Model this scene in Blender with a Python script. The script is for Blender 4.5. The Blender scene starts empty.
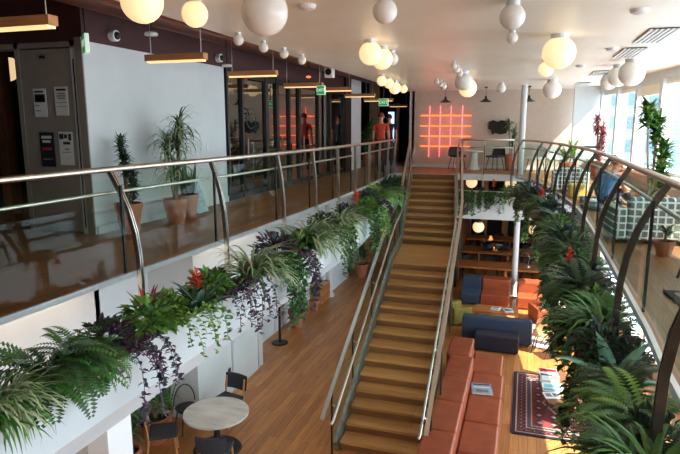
import bpy, math, random
from mathutils import Vector, Matrix
from math import pi, sin, cos, radians

# ------------------------------------------------------------------ units
S = 0.85            # every length below is written in units of 0.85 m
COL = bpy.context.scene.collection
sc = bpy.context.scene

# ------------------------------------------------------------------ camera
def make_camera():
    f = 575.0
    yc = Vector((187.0, 102.0, f)).normalized()          # world +Y in camera axes (right, up, forward)
    zc = Vector((0, yc.z, -yc.y)).normalized()
    xc = yc.cross(zc)
    if xc.x < 0: xc = -xc
    m = Matrix(((xc.x, xc.y, -xc.z), (yc.x, yc.y, -yc.z), (zc.x, zc.y, -zc.z)))
    cd = bpy.data.cameras.new('camera'); cam = bpy.data.objects.new('camera', cd)
    COL.objects.link(cam)
    cd.sensor_width = 36.0; cd.lens = 36.0 * f / 680.0
    cd.clip_start = 0.05; cd.clip_end = 400
    cam.matrix_world = Matrix.Translation((0, 0, 1.65 * S)) @ m.to_4x4()
    sc.camera = cam
make_camera()

# ------------------------------------------------------------------ world, sun, daylight, exposure
w = bpy.data.worlds.new('sky'); sc.world = w; w.use_nodes = True
bgn = w.node_tree.nodes['Background']
bgn.inputs['Color'].default_value = (0.74, 0.88, 1.0, 1)
bgn.inputs['Strength'].default_value = 5.2
sun = bpy.data.lights.new('sun', 'SUN'); sun.energy = 17.0; sun.angle = radians(0.6); sun.color = (1.0, 0.9, 0.76)
suno = bpy.data.objects.new('sun', sun); COL.objects.link(suno)
suno.rotation_euler = Vector((-1.0, 0.30, -1.08)).to_track_quat('-Z', 'Y').to_euler()
suno.location = (12, -2, 14)
def portal(name, x, y, z, sx, sy, rot):
    l = bpy.data.lights.new(name, 'AREA'); l.shape = 'RECTANGLE'; l.size = sx * S; l.size_y = sy * S
    l.cycles.is_portal = True
    o = bpy.data.objects.new(name, l); COL.objects.link(o); o.location = (x * S, y * S, z * S); o.rotation_euler = rot
FA = math.atan(0.127)
FPX = lambda y: 2.02 + (23.96 - y) * 0.127
portal('upper_window_portal', FPX(10) + .5, 10, 1.65, 2.4, 26, (0, pi / 2, FA))
portal('lower_window_portal', FPX(13) + .5, 13, -2.2, 3.4, 32, (0, pi / 2, FA))
sc.view_settings.view_transform = 'Standard'; sc.view_settings.look = 'None'
sc.view_settings.gamma = 1.0; sc.view_settings.use_curve_mapping = False
sc.view_settings.exposure = 0.45
try:
    sc.cycles.use_denoising = True
    sc.cycles.transparent_max_bounces = 32
    sc.cycles.max_bounces = 8; sc.cycles.diffuse_bounces = 5
    sc.cycles.sample_clamp_indirect = 6.0
except Exception: pass

# ------------------------------------------------------------------ materials
def srgb(c):
    return tuple(((v / 255.0) / 12.92 if v / 255.0 <= 0.04045 else ((v / 255.0 + 0.055) / 1.055) ** 2.4) for v in c)
MATS = {}
def mat(name, rgb, rough=0.6, metal=0.0, noise=0.12, nscale=8.0, spec=0.5, bump=0.0, emit=None, estr=0.0, coat=0.0, rgb2=None, coords='Object', stretch=None):
    if name in MATS: return MATS[name]
    m = bpy.data.materials.new(name); m.use_nodes = True
    nt = m.node_tree; b = nt.nodes['Principled BSDF']
    c = srgb(rgb)
    b.inputs['Roughness'].default_value = rough; b.inputs['Metallic'].default_value = metal
    b.inputs['Specular IOR Level'].default_value = spec
    b.inputs['Coat Weight'].default_value = coat
    tc = nt.nodes.new('ShaderNodeTexCoord'); mp = nt.nodes.new('ShaderNodeMapping')
    nt.links.new(tc.outputs[coords], mp.inputs['Vector'])
    if stretch: mp.inputs['Scale'].default_value = stretch
    n = nt.nodes.new('ShaderNodeTexNoise'); n.inputs['Scale'].default_value = nscale; n.inputs['Detail'].default_value = 4
    nt.links.new(mp.outputs[0], n.inputs['Vector'])
    r = nt.nodes.new('ShaderNodeValToRGB')
    c2 = srgb(rgb2) if rgb2 else tuple(min(1, v * (1 + noise * 2)) for v in c)
    c1 = c if rgb2 else tuple(v * (1 - noise * 2) for v in c)
    r.color_ramp.elements[0].position = 0.3; r.color_ramp.elements[1].position = 0.7
    r.color_ramp.elements[0].color = (*c1, 1); r.color_ramp.elements[1].color = (*c2, 1)
    nt.links.new(n.outputs['Fac'], r.inputs['Fac']); nt.links.new(r.outputs['Color'], b.inputs['Base Color'])
    if bump:
        bp = nt.nodes.new('ShaderNodeBump'); bp.inputs['Strength'].default_value = bump; bp.inputs['Distance'].default_value = 0.01
        nt.links.new(n.outputs['Fac'], bp.inputs['Height']); nt.links.new(bp.outputs['Normal'], b.inputs['Normal'])
    if emit:
        b.inputs['Emission Color'].default_value = (*srgb(emit), 1); b.inputs['Emission Strength'].default_value = estr
    MATS[name] = m; return m

def planks(name, ca, cb, seam, along='Y', rough=0.38, width=0.14, length=1.6, coords='pos'):
    m = bpy.data.materials.new(name); m.use_nodes = True
    nt = m.node_tree; b = nt.nodes['Principled BSDF']; b.inputs['Roughness'].default_value = rough
    g = nt.nodes.new('ShaderNodeNewGeometry'); mp = nt.nodes.new('ShaderNodeMapping')
    nt.links.new(g.outputs['Position'], mp.inputs['Vector'])
    if along == 'Y': mp.inputs['Rotation'].default_value = (0, 0, pi / 2)
    br = nt.nodes.new('ShaderNodeTexBrick')
    br.inputs['Scale'].default_value = 1.0; br.inputs['Brick Width'].default_value = length; br.inputs['Row Height'].default_value = width
    br.inputs['Mortar Size'].default_value = 0.003; br.inputs['Bias'].default_value = 0.0
    br.inputs['Color1'].default_value = (*srgb(ca), 1); br.inputs['Color2'].default_value = (*srgb(cb), 1); br.inputs['Mortar'].default_value = (*srgb(seam), 1)
    nt.links.new(mp.outputs[0], br.inputs['Vector'])
    mp2 = nt.nodes.new('ShaderNodeMapping'); mp2.inputs['Scale'].default_value = (1.2, 22, 22) if along != 'Y' else (22, 1.2, 22)
    nt.links.new(g.outputs['Position'], mp2.inputs['Vector'])
    n = nt.nodes.new('ShaderNodeTexNoise'); n.inputs['Scale'].default_value = 1.5; n.inputs['Detail'].default_value = 5; n.inputs['Distortion'].default_value = 0.6
    nt.links.new(mp2.outputs[0], n.inputs['Vector'])
    r = nt.nodes.new('ShaderNodeValToRGB'); r.color_ramp.elements[0].color = (0.74, 0.71, 0.68, 1); r.color_ramp.elements[1].color = (1.1, 1.1, 1.1, 1)
    r.color_ramp.elements[0].position = 0.3; r.color_ramp.elements[1].position = 0.65
    nt.links.new(n.outputs['Fac'], r.inputs['Fac'])
    mx = nt.nodes.new('ShaderNodeMixRGB'); mx.blend_type = 'MULTIPLY'; mx.inputs[0].default_value = 1.0
    nt.links.new(br.outputs['Color'], mx.inputs[1]); nt.links.new(r.outputs['Color'], mx.inputs[2])
    nt.links.new(mx.outputs[0], b.inputs['Base Color'])
    MATS[name] = m; return m

def glass(name, tint=(0.93, 0.98, 0.96), refl=1.0):
    m = bpy.data.materials.new(name); m.use_nodes = True
    nt = m.node_tree; nt.nodes.clear()
    out = nt.nodes.new('ShaderNodeOutputMaterial'); mix = nt.nodes.new('ShaderNodeMixShader')
    t = nt.nodes.new('ShaderNodeBsdfTransparent'); t.inputs['Color'].default_value = (*tint, 1)
    gl = nt.nodes.new('ShaderNodeBsdfGlossy'); gl.inputs['Roughness'].default_value = 0.0; gl.inputs['Color'].default_value = (0.95, 1, 0.98, 1)
    fr = nt.nodes.new('ShaderNodeFresnel'); fr.inputs['IOR'].default_value = 1.5
    mu = nt.nodes.new('ShaderNodeMath'); mu.operation = 'MULTIPLY'; mu.inputs[1].default_value = refl
    # faint cloudiness of the pane, from noise
    n = nt.nodes.new('ShaderNodeTexNoise'); n.inputs['Scale'].default_value = 0.7
    ad = nt.nodes.new('ShaderNodeMath'); ad.operation = 'MULTIPLY_ADD'; ad.inputs[1].default_value = 0.01
    geo = nt.nodes.new('ShaderNodeNewGeometry'); inv = nt.nodes.new('ShaderNodeMath'); inv.operation = 'SUBTRACT'; inv.inputs[0].default_value = 1.0
    nt.links.new(geo.outputs['Backfacing'], inv.inputs[1]); fin = nt.nodes.new('ShaderNodeMath'); fin.operation = 'MULTIPLY'
    nt.links.new(fr.outputs[0], mu.inputs[0]); nt.links.new(n.outputs['Fac'], ad.inputs[0]); nt.links.new(mu.outputs[0], ad.inputs[2])
    nt.links.new(ad.outputs[0], fin.inputs[0]); nt.links.new(inv.outputs[0], fin.inputs[1]); nt.links.new(fin.outputs[0], mix.inputs[0]); nt.links.new(t.outputs[0], mix.inputs[1]); nt.links.new(gl.outputs[0], mix.inputs[2])
    nt.links.new(mix.outputs[0], out.inputs['Surface'])
    MATS[name] = m; return m

white = mat('white_paint', (206, 208, 208), 0.75, noise=0.02, nscale=2)
whiteceil = mat('white_ceiling_paint', (240, 232, 218), 0.33, noise=0.015, nscale=1.5, spec=0.35)
maroon = mat('maroon_paint', (66, 31, 31), 0.7, noise=0.05)
greydoor = mat('grey_door_paint', (140, 128, 118), 0.6, noise=0.03)
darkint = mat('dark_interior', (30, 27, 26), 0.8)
brownwall = mat('taupe_paint', (200, 184, 168), 0.8, noise=0.02)
steel = mat('brushed_steel', (205, 200, 190), 0.28, 1.0, noise=0.04, nscale=30)
darksteel = mat('dark_steel', (70, 66, 62), 0.35, 0.9)
planterm = mat('planter_paint', (176, 184, 188), 0.7, noise=0.02, nscale=2)
black = mat('black_metal', (22, 22, 22), 0.45)
rubber = mat('black_gasket', (15, 15, 15), 0.7)
alum = mat('satin_aluminium', (215, 218, 220), 0.4, 0.6, noise=0.03)
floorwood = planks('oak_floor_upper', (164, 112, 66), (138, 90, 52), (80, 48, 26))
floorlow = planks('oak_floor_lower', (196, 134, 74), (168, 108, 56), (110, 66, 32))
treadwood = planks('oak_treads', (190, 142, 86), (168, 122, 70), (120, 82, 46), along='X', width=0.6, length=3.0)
tablewood = mat('table_oak', (176, 112, 58), 0.45, rgb2=(150, 88, 42), nscale=3, stretch=(1, 14, 14))
wood = mat('light_oak', (196, 142, 92), 0.5, rgb2=(176, 122, 76), nscale=3, stretch=(1, 12, 12))
dwood = mat('walnut', (128, 82, 50), 0.5, rgb2=(84, 52, 30), nscale=3, stretch=(14, 14, 1))
leather = mat('cognac_leather', (158, 78, 44), 0.42, rgb2=(136, 62, 34), nscale=5, bump=0.25)
blue = mat('blue_wool', (44, 56, 76), 0.9, noise=0.08, nscale=40)
plum = mat('plum_wool', (26, 21, 32), 0.9, noise=0.08, nscale=40)
charcoal = mat('charcoal_fabric', (46, 48, 54), 0.85, noise=0.1, nscale=40)
mustard = mat('mustard_fabric', (124, 112, 42), 0.85, nscale=30)
greyfab = mat('grey_blue_fabric', (120, 136, 150), 0.85, nscale=30)
terra = mat('terracotta', (186, 116, 88), 0.8, rgb2=(164, 96, 70), nscale=6)
soilm = mat('potting_soil', (44, 32, 24), 0.95, noise=0.3, nscale=30)
marble = mat('pale_marble', (214, 208, 200), 0.3, rgb2=(182, 174, 166), nscale=2.2, stretch=(1, 3, 1))
plaster = mat('white_laminate', (226, 226, 224), 0.4, noise=0.02)
mg = glass('clear_glass', (.92, .98, .955), .12); mgr = glass('green_glass', (.86, .95, .92), .6); mwg = glass('window_glass', (0.97, 0.99, 1.0), 0.6); mdg = glass('partition_glass', (0.62, 0.6, 0.58), 2.6)
globe_off = mat('opal_glass', (236, 232, 226), 0.25, noise=0.01)
globe_on = mat('opal_glass_lit', (255, 236, 200), 0.3, emit=(255, 220, 165), estr=.62, noise=0.01)
glow = mat('warm_diffuser', (255, 230, 190), 0.4, emit=(255, 200, 135), estr=.9, noise=0.01)
glow2 = mat('neutral_diffuser', (255, 250, 240), 0.4, emit=(255, 240, 220), estr=17.0, noise=0.01)
neon_o = mat('neon_orange', (255, 120, 60), 0.4, emit=(255, 104, 36), estr=2.6, noise=0.01)
neon_p = mat('neon_pink', (255, 140, 140), 0.4, emit=(255, 92, 110), estr=2.3, noise=0.01)
exitg = mat('exit_green', (40, 160, 90), 0.5, emit=(60, 200, 120), estr=.2, noise=0.02)
exitw = mat('exit_white', (230, 240, 230), 0.5, emit=(230, 255, 230), estr=.3, noise=0.01)
paper = mat('paper', (214, 212, 206), 0.8, noise=0.02)
navy = mat('navy_print', (26, 28, 44), 0.6); redp = mat('red_print', (190, 50, 44), 0.6); skyp = mat('blue_print', (90, 150, 180), 0.6)
skinm = mat('skin', (196, 140, 110), 0.55, noise=0.03); hairm = mat('dark_hair', (42, 28, 22), 0.6)
# foliage
def leafm(n, a, b, r=0.45): return mat(n, a, r, rgb2=b, nscale=5, spec=0.4)
L_dark = leafm('leaf_dark', (38, 62, 36), (58, 88, 48))
L_mid = leafm('leaf_mid', (56, 98, 46), (86, 134, 62))
L_shade = leafm('leaf_shade', (28, 48, 30), (44, 70, 40))  # darkest leaf tone, shade put into the colour for the right ferns
L_bright = leafm('leaf_bright', (96, 140, 52), (130, 168, 72))
L_pale = leafm('leaf_pale_striped', (132, 152, 112), (186, 196, 156))
L_blue = leafm('leaf_blue_green', (84, 124, 112), (120, 156, 140))
L_purple = leafm('leaf_purple', (62, 34, 58), (92, 56, 82))
L_ink = leafm('leaf_dusky', (44, 50, 58), (70, 78, 82))
L_red = leafm('leaf_red', (142, 52, 50), (176, 84, 70))
L_teal = leafm('leaf_teal', (76, 160, 140), (150, 205, 180))
F_red = mat('flower_coral', (216, 84, 58), 0.6, rgb2=(190, 60, 48), nscale=10)
stemm = mat('stem_brown', (120, 100, 74), 0.8); stemg = mat('stem_green', (76, 98, 50), 0.7)

# ------------------------------------------------------------------ mesh builder
class MB:
    def __init__(s): s.v = []; s.f = []; s.mi = []
    def face(s, pts, m=0):
        n = len(s.v); s.v += [tuple(p) for p in pts]; s.f.append(tuple(range(n, n + len(pts)))); s.mi.append(m)
    def add(s, vs, fs, m=0):
        n = len(s.v); s.v += [tuple(p) for p in vs]
        for f in fs: s.f.append(tuple(i + n for i in f)); s.mi.append(m)
    def box(s, x0, x1, y0, y1, z0, z1, m=0, rz=0.0, c=None):
        vs = [(x, y, z) for z in (z0, z1) for y in (y0, y1) for x in (x0, x1)]
        if rz:
            c = c or ((x0 + x1) / 2, (y0 + y1) / 2)
            vs = [(c[0] + (x - c[0]) * cos(rz) - (y - c[1]) * sin(rz), c[1] + (x - c[0]) * sin(rz) + (y - c[1]) * cos(rz), z) for x, y, z in vs]
        s.add(vs, [(0, 2, 3, 1), (4, 5, 7, 6), (0, 1, 5, 4), (2, 6, 7, 3), (0, 4, 6, 2), (1, 3, 7, 5)], m); return s
    def rbox(s, x0, x1, y0, y1, z0, z1, r=0.05, m=0, seg=3):
        # box with rounded vertical profile corners all round (cushion)
        layers = []
        for k in range(seg + 1):
            a = pi / 2 * k / seg; layers.append((r * (1 - sin(a)), z0 + r * (1 - cos(a))))
        for k in range(seg + 1):
            a = pi / 2 * k / seg; layers.append((r * (1 - cos(a)), z1 - r * (1 - sin(a))))
        rings = []
        for ins, z in layers:
            ring = []
            rr = r * 0.9
            for cx, cy, a0 in ((x1 - rr, y1 - rr, 0), (x0 + rr, y1 - rr, pi / 2), (x0 + rr, y0 + rr, pi), (x1 - rr, y0 + rr, 3 * pi / 2)):
                for k in range(seg + 1):
                    a = a0 + pi / 2 * k / seg; q = max(rr - ins, 0.001)
                    ring.append((cx + q * cos(a), cy + q * sin(a), z))
            rings.append(ring)
        s.rings(rings, m, True, True, True); return s
    def rings(s, rings, m=0, closed=True, cap0=False, cap1=False):
        n0 = len(s.v); k = len(rings[0])
        for r in rings: s.v += [tuple(p) for p in r]
        for i in range(len(rings) - 1):
            for j in range(k if closed else k - 1):
                a = n0 + i * k + j; b = n0 + i * k + (j + 1) % k
                s.f.append((a, b, b + k, a + k)); s.mi.append(m)
        if cap0: s.f.append(tuple(n0 + j for j in reversed(range(k)))); s.mi.append(m)
        if cap1: s.f.append(tuple(n0 + (len(rings) - 1) * k + j for j in range(k))); s.mi.append(m)
    def tube(s, pts, r, n=8, m=0, cap=True):
        pts = [Vector(p) for p in pts]; rs = r if isinstance(r, (list, tuple)) else [r] * len(pts)
        rings = []; up = None
        for i, p in enumerate(pts):
            t = (pts[min(i + 1, len(pts) - 1)] - pts[max(i - 1, 0)])
            if t.length < 1e-9: t = Vector((0, 0, 1))
            t.normalize()
            if up is None: up = Vector((0, 0, 1)) if abs(t.z) < 0.9 else Vector((1, 0, 0))
            a = t.cross(up)
            if a.length < 1e-4: a = t.cross(Vector((0.3, 1, 0.2)))
            a.normalize(); b = t.cross(a)
            rings.append([p + a * (rs[i] * cos(2 * pi * j / n)) + b * (rs[i] * sin(2 * pi * j / n)) for j in range(n)])
        s.rings(rings, m, True, cap, cap); return s
    def sweep(s, pts, wdir, hw, hd, m=0):
        # rectangular bar along pts; half width hw along wdir, half depth hd across
        pts = [Vector(p) for p in pts]; wd = Vector(wdir).normalized(); rings = []
        for i, p in enumerate(pts):
            t = (pts[min(i + 1, len(pts) - 1)] - pts[max(i - 1, 0)]).normalized()
            d = t.cross(wd).normalized()
            rings.append([p + wd * hw + d * hd, p - wd * hw + d * hd, p - wd * hw - d * hd, p + wd * hw - d * hd])
        s.rings(rings, m, True, True, True); return s
    def lathe(s, prof, c=(0, 0, 0), n=24, m=0, cap0=False, cap1=False):
        rings = [[(c[0] + r * cos(2 * pi * j / n), c[1] + r * sin(2 * pi * j / n), c[2] + z) for j in range(n)] for r, z in prof]
        s.rings(rings, m, True, cap0, cap1); return s
    def sphere(s, c, r, n=20, m=0, sz=1.0):
        prof = [(max(r * sin(pi * k / (n // 2)), 0.0005), -r * cos(pi * k / (n // 2)) * sz) for k in range(n // 2 + 1)]
        return s.lathe(prof, c, n, m)
    def poly(s, pts, z0, z1, mt=0, ms=1, mb=2):
        n = len(pts)
        s.face([(x, y, z1) for x, y in pts], mt); s.face([(x, y, z0) for x, y in reversed(pts)], mb)
        for i in range(n):
            a = pts[i]; b = pts[(i + 1) % n]
            s.face([(a[0], a[1], z0), (b[0], b[1], z0), (b[0], b[1], z1), (a[0], a[1], z1)], ms)
        return s
    def build(s, name, mats, parent=None, smooth=False, bevel=0.0):
        me = bpy.data.meshes.new(name)
        me.from_pydata([(x * S, y * S, z * S) for x, y, z in s.v], [], s.f)
        mats = mats if isinstance(mats, (list, tuple)) else [mats]
        for q in mats: me.materials.append(q)
        me.polygons.foreach_set('material_index', s.mi)
        if smooth: me.polygons.foreach_set('use_smooth', [True] * len(s.f))
        me.update()
        o = bpy.data.objects.new(name, me); COL.objects.link(o)
        if parent: o.parent = parent
        if bevel:
            b = o.modifiers.new('bevel', 'BEVEL'); b.width = bevel * S; b.segments = 2; b.limit_method = 'ANGLE'
        return o

def thing(name, label, cat, loc=(0, 0, 0), rz=0.0, group=None):
    o = bpy.data.objects.new(name, None); o.empty_display_size = 0.1; COL.objects.link(o)
    o.location = (loc[0] * S, loc[1] * S, loc[2] * S); o.rotation_euler = (0, 0, rz)
    o['label'] = label; o['category'] = cat
    if group: o['group'] = group
    return o
def tag(o, label, cat, group=None, kind=None, loc=None, rz=None):
    o['label'] = label; o['category'] = cat
    if group: o['group'] = group
    if kind: o['kind'] = kind
    if loc: o.location = (loc[0] * S, loc[1] * S, loc[2] * S)
    if rz is not None: o.rotation_euler = (0, 0, rz)
    return o
def struct(o, label=None):
    o['kind'] = 'structure'
    if label: o['label'] = label
    return o
def dup(root, loc, rz=None, label=None, group=None, scale=None):
    def cp(o, par):
        c = o.copy(); COL.objects.link(c)
        if par: c.parent = par
        for ch in list(o.children): cp(ch, c)
        return c
    r = cp(root, None); r.location = (loc[0] * S, loc[1] * S, loc[2] * S)
    if rz is not None: r.rotation_euler = (0, 0, rz)
    if label: r['label'] = label
    if group: r['group'] = group
    if scale: r.scale = (scale,) * 3
    return r
def lerp(tab, y):
    if y <= tab[0][0]: return tab[0][1]
    for (a, va), (b, vb) in zip(tab, tab[1:]):
        if y <= b: return va + (vb - va) * (y - a) / (b - a)
    return tab[-1][1]

FZ = -4.32
LE = lambda y: lerp([(1, -4.25), (3.6, -4.25), (6, -4.15), (10, -4.05), (13, -4.06), (16, -4.15), (19.7, -4.35)], y)
REP = [(1.0, 1.2), (1.0, 4.0), (1.04, 5), (1.08, 8), (1.1, 11), (1.02, 13), (0.8, 15.2), (0.5, 17.3), (0.2, 18.8), (-0.3, 20.0)]
RE = lambda y: lerp([(b, a) for a, b in REP], y)
FX = lambda y: 2.02 + (23.96 - y) * 0.127            # facade plane
# ------------------------------------------------------------------ structure: floors and ceilings
pts = [(-9.6, -3), (FX(-3), -3), (FX(26), 26), (-9.6, 26)]
outer = [(-9.6, -3.0), (FX(-3), -3.0), (FX(23.2), 23.2), (-4.35, 23.2), (-4.35, 27), (-9.6, 27)]
# slab with atrium void: built as four abutting polygons so that every face stays simple
M = MB()
le_pts = [(LE(y), y) for y in (1.2, 3.6, 6, 8, 10, 13, 16, 19.7)]
M.poly([(-9.6, 1.2)] + le_pts + [(-9.6, 19.7)], -0.05, 0)                 # left gallery
M.poly([(-9.6, -3), (FX(-3), -3), (FX(1.2), 1.2), (-9.6, 1.2)], -0.2, 0)      # bridge the camera stands on
M.poly(list(REP) [::1] + [(FX(20.0), 20.0), (FX(1.2), 1.2)], -0.1, 0)          # right gallery
M.poly([(-9.6, 19.7), (-2.24, 19.7), (-2.24, 20.0), (FX(20), 20.0), (FX(23.2), 23.2), (-4.3, 23.2), (-4.3, 27), (-9.6, 27)], -0.2, 0)
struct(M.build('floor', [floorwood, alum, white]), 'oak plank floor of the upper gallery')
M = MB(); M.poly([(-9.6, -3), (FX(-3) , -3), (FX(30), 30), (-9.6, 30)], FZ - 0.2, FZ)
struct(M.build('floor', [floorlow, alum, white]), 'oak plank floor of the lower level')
M = MB(); M.poly([(-4.2, -3), (FX(-3), -3), (FX(23.1), 23.1), (-4.6, 23.1), (-4.42, 14), (-4.32, 9), (-4.22, 5)], 2.95, 3.75)
struct(M.build('ceiling', [maroon, maroon, whiteceil]), 'white ceiling over the atrium')
M = MB(); M.poly([(-9.8, -3), (-4.2, -3), (-4.2, 27), (-9.8, 27)], 3.75, 3.9)
struct(M.build('ceiling', [maroon, maroon, maroon]), 'dark maroon ceiling over the left gallery')
# walls: upper level
M = MB(); M.box(-6.4, -6.17, 7.08, 11.2, 0, 2.85, 0); M.box(-6.4, -6.17, 7.08, 11.2, 2.85, 3.75, 1)
struct(M.build('wall_left', [white, maroon]), 'white wall of the left gallery under a maroon bulkhead')
M = MB(); M.box(-6.35, -6.17, 11.2, 20.5, 2.85, 3.75); M.box(-7.6, -6.4, 7.08, 7.3, 2.85, 3.75); M.box(-9.6, -7.6, 7.08, 7.3, 2.85, 3.75)
struct(M.build('wall_left', [maroon]), 'maroon bulkhead above the glass partitions')
M = MB(); M.box(-9.8, -9.6, -3, 27, 0, 3.75); M.box(-9.6, -6.4, 9.4, 9.6, 0, 2.85)
struct(M.build('wall_left', [darkint]), 'dark room walls behind the left gallery')
M = MB(); M.box(-9.6, -4.3, 26.8, 27, 0, 3.75); M.box(-9.0, -8.8, 11.1, 26.8, 0, 3.75)
struct(M.build('wall_far', [darkint]), 'dark end wall of the left corridor')
M = MB(); M.box(-4.35, FX(23), 22.9, 23.1, 0, 2.95); 
struct(M.build('wall_far', [brownwall]), 'taupe far wall behind the neon grid')
M = MB(); M.box(-4.45, -4.25, 22.9, 26.8, 0, 3.75); struct(M.build('wall_far', [white]), 'corridor side wall behind the neon wall')
M = MB(); M.box(1.5, FX(21.8) + .02, 21.7, 22.0, 0, 2.95); struct(M.build('wall_right', [white]), 'white sunlit wall stub beside the windows')
M = MB(); M.box(-9.8, 6, -3.2, -3, FZ, 3.75); struct(M.build('wall_back', [brownwall]), 'wall behind the viewer')
# grey door leaf with notices
M = MB(); M.box(-7.44, -7.36, 7.08, 7.18, 0, 2.85); M.box(-6.30, -6.175, 7.06, 7.18, 0, 2.9); M.box(-9.6, -6.175, 7.08, 7.3, 2.78, 2.86)
d = M.build('door_1', greydoor); struct(d, 'grey panel door frame on the left gallery')
M = MB(); M.box(-7.36, -6.32, 7.09, 7.15, 0.02, 2.76); M.build('door_leaf', greydoor, d, bevel=0.01)
M = MB(); M.box(-6.36, -6.345, 7.07, 7.09, 0.1, 2.6); M.build('hinge_strip', black, d)
M = MB(); M.box(-6.95, -6.88, 7.05, 7.09, 2.62, 2.66); M.build('door_closer', darksteel, d)
def notice(x, z, wd, h, base, bits, label):
    t = thing('notice', label, 'poster', (x, 7.082, z), group='notices taped to the grey door')
    M = MB(); M.box(-wd / 2, wd / 2, -0.006, 0, -h / 2, h / 2); M.build('sheet', base, t)
    for (x0, x1, z0, z1, m) in bits:
        M = MB(); M.box(x0 * wd, x1 * wd, -0.009, -0.006, z0 * h, z1 * h); M.build('printed_block', m, t)
gtxt = mat('grey_print', (110, 108, 104), 0.7)
notice(-7.02, 1.98, .24, .42, paper, [(-.4, .3, .36, .42, black), (-.4, .4, .02, .3, navy), (-.25, .25, .08, .24, redp), (-.4, -.1, -.12, -.08, gtxt), (-.4, .0, -.3, -.26, gtxt)], 'white notice with a red and blue picture on grey door')
notice(-6.62, 2.0, .24, .42, paper, [(-.35, .4, .36, .43, black), (-.3, .3, .24, .28, gtxt), (-.35, .35, .16, .2, gtxt), (-.3, .3, .08, .12, gtxt), (-.4, .4, -.06, -.04, gtxt), (-.4, .4, -.2, -.18, gtxt)], 'white text notice at the upper right of grey door')
notice(-6.96, 1.28, .27, .52, navy, [(-.35, .35, .32, .4, paper), (-.3, .25, .2, .27, paper), (-.35, .3, -.02, .06, redp), (-.35, .3, -.3, -.26, gtxt)], 'dark navy notice with white headline on grey door')
notice(-6.6, 1.3, .26, .5, paper, [(-.45, -.15, .28, .44, navy), (-.1, .1, .3, .42, navy), (.2, .4, .24, .44, navy), (-.2, .3, .12, .2, black), (-.1, .2, -.04, 0, gtxt), (-.3, .3, -.12, -.1, gtxt)], 'white notice with small dark pictures on grey door')
# wooden posts and dark room behind
for i, (x, lab) in enumerate(((-8.42, 'wooden doorway post left of the grey door'), (-9.1, 'wooden post inside the dark room'))):
    M = MB(); M.box(x - .1, x + .1, 7.6, 7.8, 0, 2.85); tag(M.build('wooden_post', dwood, bevel=.01), lab, 'post', kind='structure')
# dark ceiling beams and duct in the left gallery
for i, (x, z, wd, h) in enumerate(((-4.6, 3.0, .12, .2), (-5.15, 3.2, .14, .2))):
    M = MB(); M.box(x - wd / 2, x + wd / 2, -3, 26, z, z + h); struct(M.build('trim_%d' % (i + 1), [mat('painted_beam', (128, 72, 48), .6)]), 'painted beam along the maroon ceiling')
M = MB(); M.tube([(-5.65, -3, 3.3), (-5.65, 26, 3.3)], 0.13, 14); struct(M.build('trim_3', mat('painted_duct', (84, 42, 34), .5), smooth=True), 'round painted duct along the maroon ceiling')
for k, y in enumerate((2, 5, 8, 11, 14, 17, 20, 23)):
    M = MB(); M.box(-6.17, -4.65, y - .08, y + .08, 3.56, 3.75); struct(M.build('trim_%d' % (4 + k), MATS['painted_beam']), 'painted cross beam under the maroon ceiling')
M = MB(); M.box(-6.38, -6.0, 24, 24.3, 0, 3.75); struct(M.build('wall_left', mat('tan_panel', (150, 120, 90), .6)), 'tan panel in the far corridor')
M = MB(); M.box(-5.62, -5.5, 25.8, 26, 0, 2.6); struct(M.build('trim_70', brownwall), 'pale door frame in the far corridor')
# baseboards
M = MB(); M.box(-6.17, -6.14, 7.1, 11.2, 0, .12); struct(M.build('baseboard_left', white))
M = MB(); M.box(-4.3, 1.5, 22.87, 22.9, 0, .12); struct(M.build('baseboard_far', white))

# ------------------------------------------------------------------ lower level walls
M = MB()
M.box(-6.3, -6.05, 9.6, 12.4, FZ, -0.2); M.box(-6.95, -6.05, 12.4, 12.5, FZ, -.2); M.box(-6.95, -6.7, 12.5, 24, FZ, -.2)
M.box(-7.3, -7.1, 6.9, 9.6, FZ, -.2); M.box(-7.3, -6.05, 9.5, 9.6, FZ, -.2); M.box(-6.3, -6.05, 1, 6.9, FZ, -.2); M.box(-7.3, -6.05, 6.8, 6.9, FZ, -.2)
M.box(-7.0, -6.45, 19.2, 21.2, FZ, -.2)
struct(M.build('wall_left', white), 'white walls under the left gallery')
M = MB(); M.box(-7, -2.6, 24, 24.2, FZ, -.2); struct(M.build('wall_far', mat('warm_plaster', (190, 150, 110), .8)), 'warm plaster end wall of the lower passage')
for i, (y0, y1) in enumerate(((10.95, 12.2), (4.6, 6.4), (13.2, 14.6))):
    x = -6.05 if i < 2 else -6.7
    M = MB(); M.box(x - .02, x + .02, y0, y1, FZ, FZ + 2.6); d = M.build('door_%d' % (i + 2), white if i != 1 else greydoor, bevel=.005); struct(d, 'flush door in the lower wall')
    M = MB(); M.box(x, x + .03, y0 - .06, y0, FZ, FZ + 2.66); M.box(x, x + .03, y1, y1 + .06, FZ, FZ + 2.66); M.build('door_frame', alum, d)
M = MB(); M.box(-6.05, -6.03, 9.6, 10.9, FZ, FZ + .1); M.box(-6.7, -6.68, 14.7, 19.2, FZ, FZ + .1); struct(M.build('baseboard_left', white))
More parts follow.
